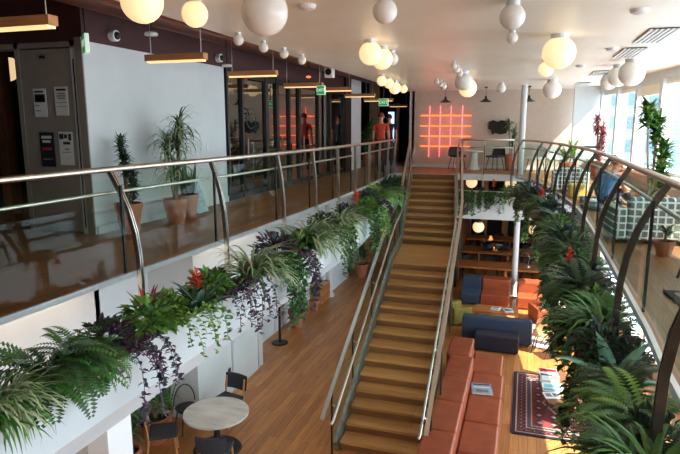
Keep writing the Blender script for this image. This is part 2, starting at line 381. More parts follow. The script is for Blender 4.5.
# far lower wall: dark glazing between oak piers
M = MB(); M.box(-2.6, FX(28), 28.6, 28.8, FZ, -.2); struct(M.build('wall_far', darkint), 'dark glazed wall at the back of the lower lounge')
for k, x in enumerate((-2.5, -1.75, -.75, .25, 1.25)):
    M = MB(); M.box(x - .14, x + .14, 28.35, 28.6, FZ, -.2); struct(M.build('trim_%d' % (20 + k), wood), 'oak pier of the lower back wall')
M = MB(); M.box(-2.6, -2.4, 19.9, 28.6, FZ, -.2); struct(M.build('wall_left', dwood), 'wall beside the lower dining tables')
M = MB(); M.box(-7.3, FX(28), 23.2, 30, -.35, -.2); struct(M.build('ceiling', mat('dark_soffit', (52, 46, 42), .7)), 'dark soffit over the dining tables')
# ------------------------------------------------------------------ facade
FD = Vector((-0.127, 1, 0)).normalized()
ANG = math.atan(0.127)
def fbox(M, y0, y1, z0, z1, t0, t1, m=0):
    # box along the facade plane: t0..t1 thickness outwards (+X)
    a = [(FX(y0) + t0, y0), (FX(y1) + t0, y1), (FX(y1) + t1, y1), (FX(y0) + t1, y0)]
    M.add([(x, y, z) for z in (z0, z1) for x, y in a], [(3, 2, 1, 0), (4, 5, 6, 7), (0, 1, 5, 4), (1, 2, 6, 5), (2, 3, 7, 6), (3, 0, 4, 7)], m)
M = MB(); fbox(M, -3, 23, -.2, .42, 0, .3); fbox(M, -3, 23, 2.74, 2.95, 0, .3); struct(M.build('wall_right', white), 'white sill wall and header of the window side')
M = MB(); fbox(M, -3, 23, .42, .5, -.25, .1); struct(M.build('trim_30', mat('pale_sill', (226, 214, 196), .5)), 'pale window sill along the right side')
M = MB(); fbox(M, -3, 20.1, FZ, FZ + .4, 0, .3); fbox(M, -3, 20.1, -.6, -.2, 0, .3); fbox(M, 20.1, 29, FZ, -.2, 0, .3); struct(M.build('wall_right', white), 'white lower window wall, far end made solid to darken the tables')  # solid far stretch replaces windows to keep daylight off the dining tables
ys = [23.0, 21.3, 19.45, 17.6, 15.75, 13.9, 12.05, 10.2, 8.35, 6.5, 4.65, 2.8, .95, -.9, -3]
blind = mat('roller_blind', (236, 226, 206), .8, noise=.02)
for k in range(len(ys) - 1):
    y1, y0 = ys[k], ys[k + 1]
    o = MB(); fbox(o, y0 - .09, y0 + .09, .5, 2.74, -.06, .22); fbox(o, y0, y1, .5, .58, .02, .16); fbox(o, y0, y1, 2.66, 2.74, .02, .16)
    o = o.build('window_%d' % (k + 1), white); struct(o, 'tall window with white mullion on the right side')
    g = MB(); fbox(g, y0 + .09, y1 - .09, .58, 2.66, .09, .1); g.build('pane', mwg, o)
    if k in (1, 2, 3, 4, 6):
        b = MB(); fbox(b, y0 + .1, y1 - .1, {1: 2.6, 2: 2.56, 3: 2.4, 4: 2.6, 6: 2.4}[k], 2.7, .03, .045); b.build('roller_blind', blind, o)
for k in range(14):
    y0 = -3 + k * 2.3
    if y0 > 19.9: break
    o = MB(); fbox(o, y0 - .09, y0 + .09, FZ + .4, -.6, -.03, .22)
    o = o.build('window_%d' % (k + 20), white); struct(o, 'lower window with white mullion')
    g = MB(); fbox(g, y0 + .09, min(y0 + 2.21, 20.1), FZ + .4, -.6, .09, .1); g.build('pane', mwg, o)
# buildings outside
for i, (x0, x1, y0, y1, h, c, lab) in enumerate(((3.6, 9.5, 42, 50, 11, (104, 122, 138), 'blue grey office tower seen through the windows'), (10.6, 24, 50, 60, 15, (150, 160, 166), 'pale office block seen through the right windows'))):
    t = thing('office_building', lab, 'building', (x0, y0, -8))
    M = MB(); M.box(0, x1 - x0, 0, y1 - y0, 0, h + 8); M.build('facade', mat('tower_%d' % i, c, .4), t)
    M = MB()
    for r in range(int((h + 8) / 1.5)):
        for q in range(int((x1 - x0) / 1.2)):
            M.box(q * 1.2 + .2, q * 1.2 + 1.0, -.03, 0, r * 1.5 + .4, r * 1.5 + 1.2)
        for q in range(int((y1 - y0) / 1.2)):
            M.box(-.03, 0, q * 1.2 + .2, q * 1.2 + 1.0, r * 1.5 + .4, r * 1.5 + 1.2)
    M.build('window_grid', mat('tower_glass', (70, 92, 112), .2), t)

# ------------------------------------------------------------------ left glass partitions
my = [11.25, 11.95, 13.2, 13.85, 14.7, 15.4, 17.0, 18.1, 19.7]
for k in range(len(my) - 1):
    y0, y1 = my[k], my[k + 1]
    o = MB(); t = .07 if k in (0, 1, 4, 6) else .16
    o.box(-6.26, -6.14, y0, y0 + t, 0, 2.85); o.box(-6.24, -6.16, y0, y1, 0, .12); o.box(-6.24, -6.16, y0, y1, 2.7, 2.85)
    if k in (2, 5): o.box(-6.24, -6.16, y0, y1, 1.0, 1.06)
    o = o.build('window_%d' % (50 + k), black); struct(o, 'black framed glass partition of the left gallery')
    g = MB(); g.box(-6.205, -6.195, y0 + t, y1, .12, 2.7); g.build('pane', mdg, o)
    if k in (1, 3, 5):
        h = MB(); h.box(-6.12, -6.08, y0 + t + .05, y0 + t + .09, .85, 1.35); h.build('pull_handle', steel, o)
M = MB(); M.box(-6.35, -6.1, 20.4, 21.7, 0, 3.75); struct(M.build('wall_left', white), 'white pillar at the end of the glass partitions')
M = MB(); M.box(-6.35, -6.1, 19.7, 20.4, 0, 3.75); struct(M.build('wall_left', black), 'black end frame of the glass partitions')
for k, y in enumerate((13.6, 17.0)):
    M = MB(); M.box(-8.8, -6.3, y - .06, y + .06, 0, 2.85); struct(M.build('wall_left', darkint), 'dark party wall between the meeting rooms')
M = MB(); M.box(-8.8, -8.7, 11.1, 19.7, .0, 2.85); struct(M.build('wall_left', mat('room_back', (96, 88, 78), .8)), 'back wall of the meeting rooms')
# round logo with a letter G on the glass
t = thing('round_logo', 'round black logo with letter G on the left glass partition', 'sign', (-6.12, 12.32, 1.8))
M = MB(); n = 32
for j in range(n):
    a, b = 2 * pi * j / n, 2 * pi * (j + 1) / n
    M.add([(x, r * cos(q), r * sin(q)) for x in (0, .01) for q in (a, b) for r in (.22, .25)], [(0, 1, 3, 2), (4, 6, 7, 5), (0, 4, 5, 1), (2, 3, 7, 6), (1, 5, 7, 3), (0, 2, 6, 4)])
M.build('ring', black, t)
def text(s, size, m, parent, loc, rot, name='lettering', ext=.004):
    c = bpy.data.curves.new(name, 'FONT'); c.body = s; c.size = size * S; c.align_x = 'CENTER'; c.align_y = 'CENTER'; c.extrude = ext
    tmp = bpy.data.objects.new('lettering_tmp', c); COL.objects.link(tmp); dg = bpy.context.evaluated_depsgraph_get(); dg.update()
    me = bpy.data.meshes.new_from_object(tmp.evaluated_get(dg)); bpy.data.objects.remove(tmp); me.materials.clear(); me.materials.append(m)
    o = bpy.data.objects.new(name, me); COL.objects.link(o)
    o.parent = parent; o.location = tuple(v * S for v in loc); o.rotation_euler = rot; return o
text('G', .34, black, t, (.005, 0, 0), (pi / 2, 0, pi / 2))
# meeting rooms: lamp globes, tables
def globe(loc, r, lit, label, group, cord=0.0, name='globe_light'):
    t = thing(name, label, 'lamp', loc, group=group)
    M = MB(); M.sphere((0, 0, 0), r, 24); M.build('globe', globe_on if lit else globe_off, t, smooth=True)
    M = MB(); M.lathe([(r * .55, r * .8), (r * .55, r + (.025 if not cord else .03))], n=16, cap0=True, cap1=True)
    if cord: M.tube([(0, 0, r), (0, 0, r + cord)], .012, 6)
    M.build('canopy', alum if not cord else black, t)
    return t
globe((-7.5, 12.9, 2.35), .24, True, 'warm globe lamp inside the first glass meeting room', None, 1.1)
globe((-8.72, 8.1, 2.62), .22, True, 'warm globe lamp in the dark room at far left', None, 1.1)
# linear lights
for (y, z, cx_, L, lab) in ((4.45, 2.55, -4.68, 0.5, 'wooden linear pendant light nearest at the upper left'),
  (7.33, 2.55, -4.79, 0.48, 'second wooden linear pendant, above the white wall'),
  (10.1, 2.56, -4.96, 0.5, 'third wooden linear pendant, at the end of the white wall'),
  (13.3, 2.56, -5.19, 0.5, 'fourth wooden linear pendant, over the first neon reflection'),
  (15.1, 2.56, -5.0, 0.5, 'fifth wooden linear pendant, beside the green exit sign'),
  (18.4, 2.56, -5.22, 0.51, 'sixth wooden linear pendant, near the white pillar'),
  (21.9, 2.56, -5.47, 0.57, 'seventh wooden linear pendant, left of the far exit sign'),
  (25.2, 2.45, -5.4, 0.4, 'last wooden linear pendant at the corridor end')):
    t = thing('linear_pendant', lab, 'lamp', (cx_, y, z), group='wooden linear pendants of the left gallery')
    M = MB(); M.box(-L, L, -.06, .06, .0, .09); M.build('wooden_housing', wood, t, bevel=.004)
    M = MB(); M.box(-L + .03, L - .03, -.052, .052, -.022, .0); M.build('diffuser', glow, t)
    for s_ in (-1, 1):
        M = MB(); M.tube([(s_ * L * .85, 0, .09), (s_ * L * .85, 0, 3.75 - z)], .006, 5); M.build('cable', steel, t)
# exit signs
def exit_sign(loc, rz, label, drop, w_=.1, h_=.1):
    t = thing('exit_sign', label, 'sign', loc, rz)
    M = MB(); M.box(-w_, w_, -.03, .03, -h_, h_); M.build('sign_box', exitw, t, bevel=.01)
    M = MB(); M.box(-w_ + .01, w_ - .01, -.034, -.03, -h_ + .01, h_ - .01); M.build('sign_face', exitg, t)
    text('EXIT', w_ * .9, exitw, t, (0, -.037, 0), (pi / 2, 0, 0))
    M = MB(); M.tube([(0, 0, h_), (0, 0, drop)], .012, 6); M.build('stem', darksteel, t)
exit_sign((-4.45, 12.5, 2.42), 0, 'green exit sign over the middle of the left gallery', 1.3)
exit_sign((-4.28, 17.8, 2.34), 0, 'far green exit sign before the dark corridor', .61, .15, .11)
exit_sign((-5.95, 6.9, 2.77), -.75, 'green exit sign beside the grey door', .95, .14, .13)
# cameras and alarms on the bulkhead
for (x, y, z, lab) in ((-6.1, 7.72, 3.0, 'white dome camera on maroon bulkhead above white wall'), (-6.1, 10.94, 3.01, 'white dome camera above the end of the white wall')):
    t = thing('dome_camera', lab, 'security camera', (x, y, z))
    M = MB(); M.tube([(-.07, 0, 0), (.03, 0, 0)], .085, 16); M.build('housing', plaster, t)
    M = MB(); M.sphere((.03, 0, 0), .06, 12); M.build('lens_dome', black, t, smooth=True)
for (x, y, z, lab) in ((-5.29, 7.49, 2.95, 'white disc sensor hanging above the second pendant'), (-5.47, 10.06, 2.75, 'white disc sensor hanging near the wall end')):
    t = thing('ceiling_sensor', lab, 'sensor', (x, y, z))
    M = MB(); M.lathe([(.02, -.02), (.09, -.015), (.1, .01), (.08, .03), (.02, .035)], n=20, cap0=True, cap1=True); M.build('disc', plaster, t, smooth=False)
    M = MB(); M.tube([(0, 0, .03), (0, 0, 3.75 - z)], .012, 6); M.build('stem', darksteel, t)
t = thing('alarm_beacon', 'small red lit alarm beacon under maroon ceiling', 'alarm', (-5.32, 14.0, 2.82))
M = MB(); M.lathe([(.03, 0), (.06, .01), (.06, .04), (.03, .05)], n=16, cap0=True, cap1=True); M.build('lens', mat('amber_glow', (255, 120, 60), .4, emit=(255, 90, 40), estr=2), t)
M = MB(); M.tube([(0, 0, .06), (0, 0, .92)], .015, 6); M.build('stem', darksteel, t)
t = thing('loudspeaker', 'small grey loudspeaker above the green exit sign', 'speaker', (-4.62, 13.6, 2.78))
M = MB(); M.box(-.1, .1, -.1, .1, 0, .26); M.build('cabinet', plaster, t, bevel=.01)
M = MB(); M.tube([(0, -.105, .13), (0, -.1, .13)], .08, 16); M.build('grille', darksteel, t)
M = MB(); M.box(-.02, .02, -.02, .02, .26, .97); M.build('bracket', darksteel, t)

# ------------------------------------------------------------------ ceiling globes over the atrium
G = [(-3.34, 4.62, 0.188, 1, 'large lit globe at the top left of the white ceiling'),
 (-3.36, 5.53, 0.136, 1, 'lit globe second from left, beside the maroon ceiling'),
 (-2.42, 5.22, 0.222, 0, 'largest unlit white globe at the top middle'),
 (-4.01, 7.74, 0.076, 0, 'small unlit globe nearest in the row along the maroon edge'),
 (-4.02, 8.60, 0.076, 0, 'second small unlit globe along the maroon edge'),
 (-4.03, 9.44, 0.077, 0, 'third small unlit globe along the maroon edge'),
 (-4.09, 10.43, 0.079, 0, 'fourth small unlit globe along the maroon edge'),
 (-1.45, 6.04, 0.126, 0, 'unlit globe alone at the top centre'),
 (-2.38, 8.99, 0.179, 1, 'front lit globe of the central pair'),
 (-2.39, 9.80, 0.177, 1, 'rear lit globe of the central pair'),
 (-2.35, 10.32, 0.124, 0, 'unlit globe just behind the central lit pair'),
 (-3.71, 15.20, 0.132, 1, 'first lit globe of the far left cluster'),
 (-3.71, 16.04, 0.139, 1, 'second lit globe of the far left cluster'),
 (-3.84, 17.40, 0.180, 1, 'biggest lit globe of the far left cluster'),
 (-3.86, 18.80, 0.129, 1, 'last lit globe of the far left cluster'),
 (-2.48, 16.71, 0.070, 0, 'first small unlit globe above the neon grid'),
 (-2.49, 17.45, 0.088, 0, 'second small unlit globe above the neon grid'),
 (-2.55, 18.61, 0.094, 0, 'third small unlit globe above the neon grid'),
 (-1.51, 12.50, 0.062, 0, 'nearest small unlit globe before the big far globe'),
 (-1.52, 13.07, 0.076, 0, 'middle small unlit globe before the big far globe'),
 (-1.56, 14.02, 0.082, 0, 'rear small unlit globe before the big far globe'),
 (-1.55, 14.87, 0.218, 0, 'big unlit globe right of the neon grid'),
 (-1.64, 16.87, 0.253, 1, 'big lit globe partly behind an unlit one'),
 (-0.83, 19.23, 0.142, 0, 'unlit globe over the far seating'),
 (-0.21, 6.71, 0.134, 0, 'unlit globe right of the top centre'),
 (-0.26, 8.72, 0.077, 0, 'small unlit globe behind the one at top right of centre'),
 (0.39, 9.29, 0.234, 1, 'big lit globe right of the white column'),
 (0.31, 12.79, 0.153, 1, 'lit globe behind the big one by the white column'),
 (0.64, 18.22, 0.262, 0, 'unlit globe over the curved railing end'),
 (1.95, 13.15, 0.251, 0, 'nearest unlit globe beside the windows'),
 (1.86, 14.33, 0.221, 0, 'middle unlit globe beside the windows'),
 (1.90, 16.22, 0.201, 0, 'farthest unlit globe beside the windows')]
for (x, y, r, lit, lab) in G:
    globe((x, y, 2.925 - r), r, lit, lab, 'globe lamps on the white ceiling')
# ceiling vents, sprinklers, smoke detectors
for k, (x, y, lab) in enumerate(((1.72, 9.8, 'nearest striped ceiling vent at upper right'), (1.7, 11.9, 'second striped ceiling vent from the right'), (1.68, 16.3, 'third striped ceiling vent above the window globes'), (1.62, 20.4, 'farthest striped ceiling vent near the white wall stub'))):
    t = thing('ceiling_vent', lab, 'vent', (x, y, 2.94), group='striped vents in the white ceiling')
    M = MB(); M.box(-.17, .17, -.72, .72, -.006, 0.005); M.build('dark_slot', black, t)
    for q in range(6):
        M = MB(); M.box(-.17 + q * .068 - .02, -.17 + q * .068 + .02, -.72, .72, -.02, -.004); M.build('slat', plaster, t)
for k, (x, y, lab) in enumerate(((-2.38, 6.23, 'round smoke detector left of the top centre globe'), (1.15, 7.6, 'small sprinkler dot on the ceiling at right'), (1.06, 14.1, 'small ceiling sensor behind the big right lit globe'), (1.32, 11.2, 'flat ceiling speaker disc before the window globes'))):
    t = MB().lathe([(.02, -.06), (.09, -.04), (.11, 0)], n=18, cap0=True, cap1=True).build('smoke_detector', plaster)
    tag(t, lab, 'sensor', 'small fittings on the white ceiling', loc=(x, y, 2.95))
# column
M = MB(); M.tube([(-.14, 20.5, FZ), (-.14, 20.5, -.2)], .1, 20, cap=False); M.tube([(-.14, 20.5, -.2), (-.14, 20.5, 2.95)], .1, 20); M.tube([(-.14, 20.5, FZ), (-.14, 20.5, FZ + .05)], .16, 20)
tag(M.build('column', white, smooth=False), 'slim white round column through both levels by the far landing', 'column', kind='structure')
for (x, y, lab) in ((-6.35, 18.6, 'white round column in the lower passage behind the plant pots'),):
    M = MB(); M.tube([(x, y, FZ), (x, y, -.2)], .12, 18); M.tube([(x, y, FZ), (x, y, FZ + .1)], .17, 18); tag(M.build('column', white), lab, 'column', kind='structure')
M = MB(); M.box(-4.05, -3.8, 4.3, 4.66, FZ, -1.2); tag(M.build('column', white), 'square white pier below the left planter', 'column', kind='structure')

# ------------------------------------------------------------------ staircase
R_, T_ = 0.18, 0.362
XL = lambda y: lerp([(9.5, -3.0), (14.0, -3.08), (16.2, -3.3), (19.7, -3.68)], y)
XR = lambda y: lerp([(9.5, -1.5), (14.0, -1.62), (16.2, -1.8), (19.7, -2.24)], y)
def nose(y):
    if y >= 16.44: return (y - 19.7) * R_ / T_
    if y >= 14.1: return -1.8
    return -1.8 + (y - 14.1) * R_ / T_
stair = thing('staircase', 'oak staircase with a landing between steel and glass railings', 'stairs', (0, 0, 0))
def step(yf, yb, zt, name='step', th=None):
    M = MB(); y0 = yf - .03
    M.poly([(XL(yf), y0), (XR(yf), y0), (XR(yb), yb + .02), (XL(yb), yb + .02)], zt - .05, zt, 0, 0, 0)
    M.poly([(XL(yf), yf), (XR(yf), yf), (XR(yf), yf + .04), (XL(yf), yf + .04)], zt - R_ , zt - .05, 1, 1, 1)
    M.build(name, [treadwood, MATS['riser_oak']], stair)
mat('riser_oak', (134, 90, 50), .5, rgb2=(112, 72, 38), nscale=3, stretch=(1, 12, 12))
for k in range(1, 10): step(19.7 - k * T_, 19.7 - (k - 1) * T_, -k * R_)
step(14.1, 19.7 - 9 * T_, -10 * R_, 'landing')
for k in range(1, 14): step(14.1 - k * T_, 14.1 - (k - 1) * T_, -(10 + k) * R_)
M = MB(); M.box(-3.68, -2.24, 19.68, 19.72, -.2, -.01); M.build('top_riser', MATS['riser_oak'], stair)
y_end = 14.1 - 13 * T_
def path(ya, yb, xf, dz, n=1):
    ks = [ya] + [q for q in (14.1, 16.44) if ya < q < yb] + [yb]
    return [(xf(y), y, nose(y) + dz) for y in ks]
greenglass = mat('stair_stringer_steel', (150, 158, 146), .35, .7)
for side, xf, sg in (('L', lambda y: XL(y) - .05, -1), ('R', lambda y: XR(y) + .05, 1)):
    p = path(y_end - .1, 19.6, xf, -.08)
    M = MB(); M.sweep(p, (1, 0, 0), .03, .2); M.build('stringer', greenglass, stair)
M = MB(); M.poly([(XL(10) + .1, 9.9), (XR(10) - .1, 9.9), (XR(14.1) - .1, 14.1), (XL(14.1) + .1, 14.1)], 0, .01, 0, 0, 0)
M.v = [(x, y, nose(y) - .32 + z) for x, y, z in M.v]; M.build('soffit', white, stair)
def stair_rail(name, label, xo, xi, posts):
    t = thing(name, label, 'railing', (0, 0, 0))
    ends = [(xo(8.75), 8.75, nose(8.75) + 1.0)]
    p = path(8.65, 19.75, xo, 1.16); M = MB(); M.sweep(p, (1, 0, 0), .035, .02); M.build('handrail', steel, t)
    p = path(8.85, 19.5, xi, .95); p = [(p[0][0], p[0][1] - .12, p[0][2] + .0)] + p; M = MB(); M.tube(p, .024, 10); M.build('inner_handrail', steel, t, smooth=True)
    ys_ = posts
    for a, b in zip(ys_, ys_[1:]):
        pts_ = path(a + .03, b - .03, xo, 0)
        M = MB()
        for (q0, q1) in zip(pts_, pts_[1:]):
            for dx in (0,):
                M.add([(q0[0], q0[1], q0[2] + .05), (q1[0], q1[1], q1[2] + .05), (q1[0], q1[1], q1[2] + 1.1), (q0[0], q0[1], q0[2] + 1.1),
                       (q0[0] + .02, q0[1], q0[2] + .05), (q1[0] + .02, q1[1], q1[2] + .05), (q1[0] + .02, q1[1], q1[2] + 1.1), (q0[0] + .02, q0[1], q0[2] + 1.1)],
                      [(0, 1, 2, 3), (7, 6, 5, 4), (3, 2, 6, 7), (0, 4, 5, 1), (0, 3, 7, 4), (1, 5, 6, 2)])
        M.build('glass_panel', mg, t)
    for a in ys_:
        M = MB(); x = xo(a); z = nose(a); M.box(x - .012, x + .012, a - .03, a + .03, max(z - .1, FZ), z + 1.16); M.build('post', darksteel, t)
        M = MB(); M.tube([(x, a, z + .9), ((x + xi(a)) / 2, a, z + .86), (xi(a), a, z + .93)], .012, 6); M.build('bracket', steel, t)
po = [9.2, 10.6, 12.2, 13.8, 15.3, 16.6, 18.1, 19.6]
stair_rail('stair_railing', 'steel and glass railing on the left side of the stairs', lambda y: XL(y) - .1, lambda y: XL(y) + .04, po)
stair_rail('stair_railing', 'steel and glass railing on the right side beside the leather sofa', lambda y: XR(y) + .2, lambda y: XR(y) + .07, po)

# ------------------------------------------------------------------ gallery balustrades with curved blade posts
def prof_pts(base, n, out, zb=-.45, top=1.14, lean=.35, b=-.05):
    # base (x,y) on the slab edge, n unit vector pointing away from the void
    ks = [(zb, b), (-.1, b - .01), (.2, b), (.45, b + (lean - b) * .1), (.7, b + (lean - b) * .32), (.92, b + (lean - b) * .62), (top, lean)]
    return [(base[0] + n[0] * d, base[1] + n[1] * d, z) for z, d in ks]
def balustrade(label, line, posts, nrm, lean, bar2=.9, pm=steel, boff=-.05):
    # line: function s -> (x, y); posts: list of s; nrm: s -> unit vector away from void
    t = thing('balustrade', label, 'railing', (0, 0, 0))
    def at(s_, d, z): p = line(s_); q = nrm(s_); return (p[0] + q[0] * d, p[1] + q[1] * d, z)
    s0, s1 = posts[0], posts[-1]; N = max(2, int(abs(s1 - s0) / .7)); ss = [s0 + (s1 - s0) * i / N for i in range(N + 1)]
    lf = lean if callable(lean) else (lambda s_: lean)
    M = MB(); M.tube([at(s_, lf(s_), 1.16) for s_ in ss], .034, 10); M.build('handrail', steel, t, smooth=True)
    M = MB(); M.tube([at(s_, lf(s_) * .75 + .05, bar2) for s_ in ss], .02, 8); M.build('mid_rail', steel, t, smooth=True)
    for a, b in zip(ss, ss[1:]): pass
    M = MB(); M.sweep([at(s_, -.01, -.015) for s_ in ss], (0, 0, 1), .03, .02); M.build('base_rail', alum, t)
    for a, b in zip(posts, posts[1:]):
        k = max(1, int(abs(b - a) / .7)); q = [a + (b - a) * (.04 + .92 * i / k) for i in range(k + 1)]
        M = MB(); n0 = 0
        zs = [(.05, .0), (.45, .0), (.8, .05), (1.06, None)]
        for off in (0, .015):
            for s_ in q:
                for z, d in zs:
                    dd = (lf(s_) * .6 if d is None else d) + off
                    M.v.append(at(s_, dd, z))
        nz = len(zs); nq = len(q)
        for i in range(nq - 1):
            for j in range(nz - 1):
                a0 = i * nz + j
                M.f.append((a0, a0 + nz, a0 + nz + 1, a0 + 1)); c0 = a0 + nq * nz; M.f.append((c0 + 1, c0 + nz + 1, c0 + nz, c0))
            a0 = i * nz + nz - 1; c0 = a0 + nq * nz; M.f.append((a0, a0 + nz, c0 + nz, c0))
        M.mi = [0] * len(M.f); M.build('glass_panel', mgr if boff < -.1 else mg, t)
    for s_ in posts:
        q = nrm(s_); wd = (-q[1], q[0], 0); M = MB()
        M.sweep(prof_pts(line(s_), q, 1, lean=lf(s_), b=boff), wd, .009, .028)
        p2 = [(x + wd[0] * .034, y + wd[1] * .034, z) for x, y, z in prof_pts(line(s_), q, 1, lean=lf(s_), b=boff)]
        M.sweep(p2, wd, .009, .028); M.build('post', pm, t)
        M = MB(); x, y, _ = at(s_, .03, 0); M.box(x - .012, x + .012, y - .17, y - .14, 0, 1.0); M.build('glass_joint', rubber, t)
    return t
balustrade('steel and glass balustrade with curved posts along the left gallery', lambda s: (LE(s), s), [1.6, 3.4, 5.4, 7.3, 9.3, 10.9, 12.4, 13.9, 15.4, 16.8, 18.2, 19.5], lambda s: (-1, 0), lambda s: lerp([(1, .25), (5.5, .27), (8, .1), (12, -.02), (19.5, -.1)], s))
# right balustrade follows the curved slab edge
def cum(pl):
    d = [0]
    for a, b in zip(pl, pl[1:]): d.append(d[-1] + math.dist(a, b))
    return d
def curve(pl):
    # smooth through control points (Catmull-Rom), arc-length parametrised
    P = [Vector((*pl[0], 0)) * 2 - Vector((*pl[1], 0))] + [Vector((*p, 0)) for p in pl] + [Vector((*pl[-1], 0)) * 2 - Vector((*pl[-2], 0))]
    o = []
    for i in range(1, len(P) - 2):
        for k in range(12):
            t = k / 12; a, b, c, e = P[i - 1], P[i], P[i + 1], P[i + 2]
            o.append(tuple((.5 * ((2 * b) + (c - a) * t + (2 * a - 5 * b + 4 * c - e) * t * t + (3 * b - a - 3 * c + e) * t ** 3)).xy))
    o.append(tuple(pl[-1])); d = cum(o)
    def f(s):
        s = max(0, min(s, d[-1]))
        for i in range(len(d) - 1):
            if s <= d[i + 1]:
                q = (s - d[i]) / max(d[i + 1] - d[i], 1e-6); return (o[i][0] + (o[i + 1][0] - o[i][0]) * q, o[i][1] + (o[i + 1][1] - o[i][1]) * q)
        return o[-1]
    def nr(s):
        a, b = f(max(s - .15, 0)), f(min(s + .15, d[-1])); t = Vector((b[0] - a[0], b[1] - a[1])).normalized(); return (t.y, -t.x)
    return f, nr, d[-1]
rf, rn, rl = curve([p for p in REP[:-1]] + [(-.25, 19.7)])
rps = [2.4, 4.5, 6.7, 8.7, 10.5, 12.1, 13.5, 14.8, 16.0, 17.2, rl]
balustrade('steel and glass balustrade curving along the right gallery', rf, rps, rn, lambda s: .17, boff=-.15, pm=mat('shaded_steel', (84, 80, 74), .35, .9))  # posts stand backlit; that shade is put into a darker steel colour
ff = lambda s: (-.3 - s, 20.0)
balustrade('straight steel and glass balustrade of the far landing', ff, [0.05, 1.0, 1.86], lambda s: (0, 1), lambda s: .05)

# ------------------------------------------------------------------ planters
PO = lambda y: lerp([(2, -3.36), (10, -3.3), (13.0, -3.34), (16, -3.62), (19.3, -4.0)], y)      # outer rim of the left planter
def strip(name, label, ys_, xi, xo, zt, zf, zb, inset, m):
    t = thing(name, label, 'planter', (0, 0, 0))
    rings = []
    for y in ys_:
        a, b = xi(y), xo(y)
        rings.append([(a, y, zt - .12), (a, y, zb), (b - inset, y, zb), (b, y, zf), (b, y, zt), (b - .05 * (1 if b > a else -1), y, zt), (b - .05 * (1 if b > a else -1), y, zt - .12)])
    M = MB(); M.rings(rings, 0, True, True, True); M.build('trough', m, t)
    M = MB()
    for y0, y1 in zip(ys_, ys_[1:]):
        M.face([(xi(y0), y0, zt - .1), (xo(y0) - .03, y0, zt - .1), (xo(y1) - .03, y1, zt - .1), (xi(y1), y1, zt - .1)])
    M.build('soil', soilm, t)
    return t
yy = [1.2, 2.5, 4, 6, 8, 10, 11.5, 13, 14.5, 16, 17.5, 19.2]
strip('planter_trough', 'long white planter hanging along the left gallery edge', yy, lambda y: PO(y) - .5, PO, -.4, -.85, -1.25, .35, planterm)
yy2 = [1.2, 3, 5, 7, 9, 11, 13, 15.2, 17.3, 18.6]
strip('planter_trough', 'long planter hidden by foliage along the right gallery edge', yy2, lambda y: RE(y) - .03, lambda y: RE(y) - .46, -.4, -.7, -.9, -.1, mat('dark_planter', (60, 58, 54), .7))
t = thing('planter_trough', 'white planter box below the far landing', 'planter', (0, 0, 0))
M = MB(); M.box(-2.1, -.2, 19.5, 19.56, -1.45, -.5); M.box(-2.1, -.2, 19.8, 19.86, -.9, -.6); M.box(-2.1, -2.04, 19.5, 19.86, -.9, -.5); M.box(-2.1, -.2, 19.56, 19.8, -.95, -.85); M.build('trough', white, t)
M = MB(); M.box(-2.04, -.2, 19.56, 19.8, -.8, -.68); M.build('soil', soilm, t)
M = MB(); M.box(-.2, 1.6, 20.1, 20.2, -1.5, -.25); struct(M.build('trim_60', white), 'white fascia under the right gallery end')
t = thing('wall_grille', 'small grey grille on the white planter box', 'vent', (-1.86, 19.49, -1.2))
M = MB(); M.box(-.14, .14, -.015, 0, -.12, .12); M.build('frame', mat('grille_grey', (120, 120, 118), .5), t)
M = MB()
for k in range(6): M.box(-.12, .12, -.022, -.015, -.1 + k * .036, -.085 + k * .036)
M.build('slats', darksteel, t)
# unseen linear lights added under left slab to brighten the wall past the slot
for (y0, y1, lab) in ((3.0, 6.6, 'added unseen linear wall light under the left gallery, near half'), (9.7, 12.2, 'added unseen linear wall light under the left gallery, far half')):
    t = thing('added_wall_washer', lab, 'lamp', (-5.75, (y0 + y1) / 2, -.27)); h = (y1 - y0) / 2
    M = MB(); M.box(-.06, .06, -h, h, 0, .07); M.build('housing', alum, t)
    M = MB(); M.box(-.05, .05, -h + .02, h - .02, -.012, 0); M.build('diffuser', glow2, t)

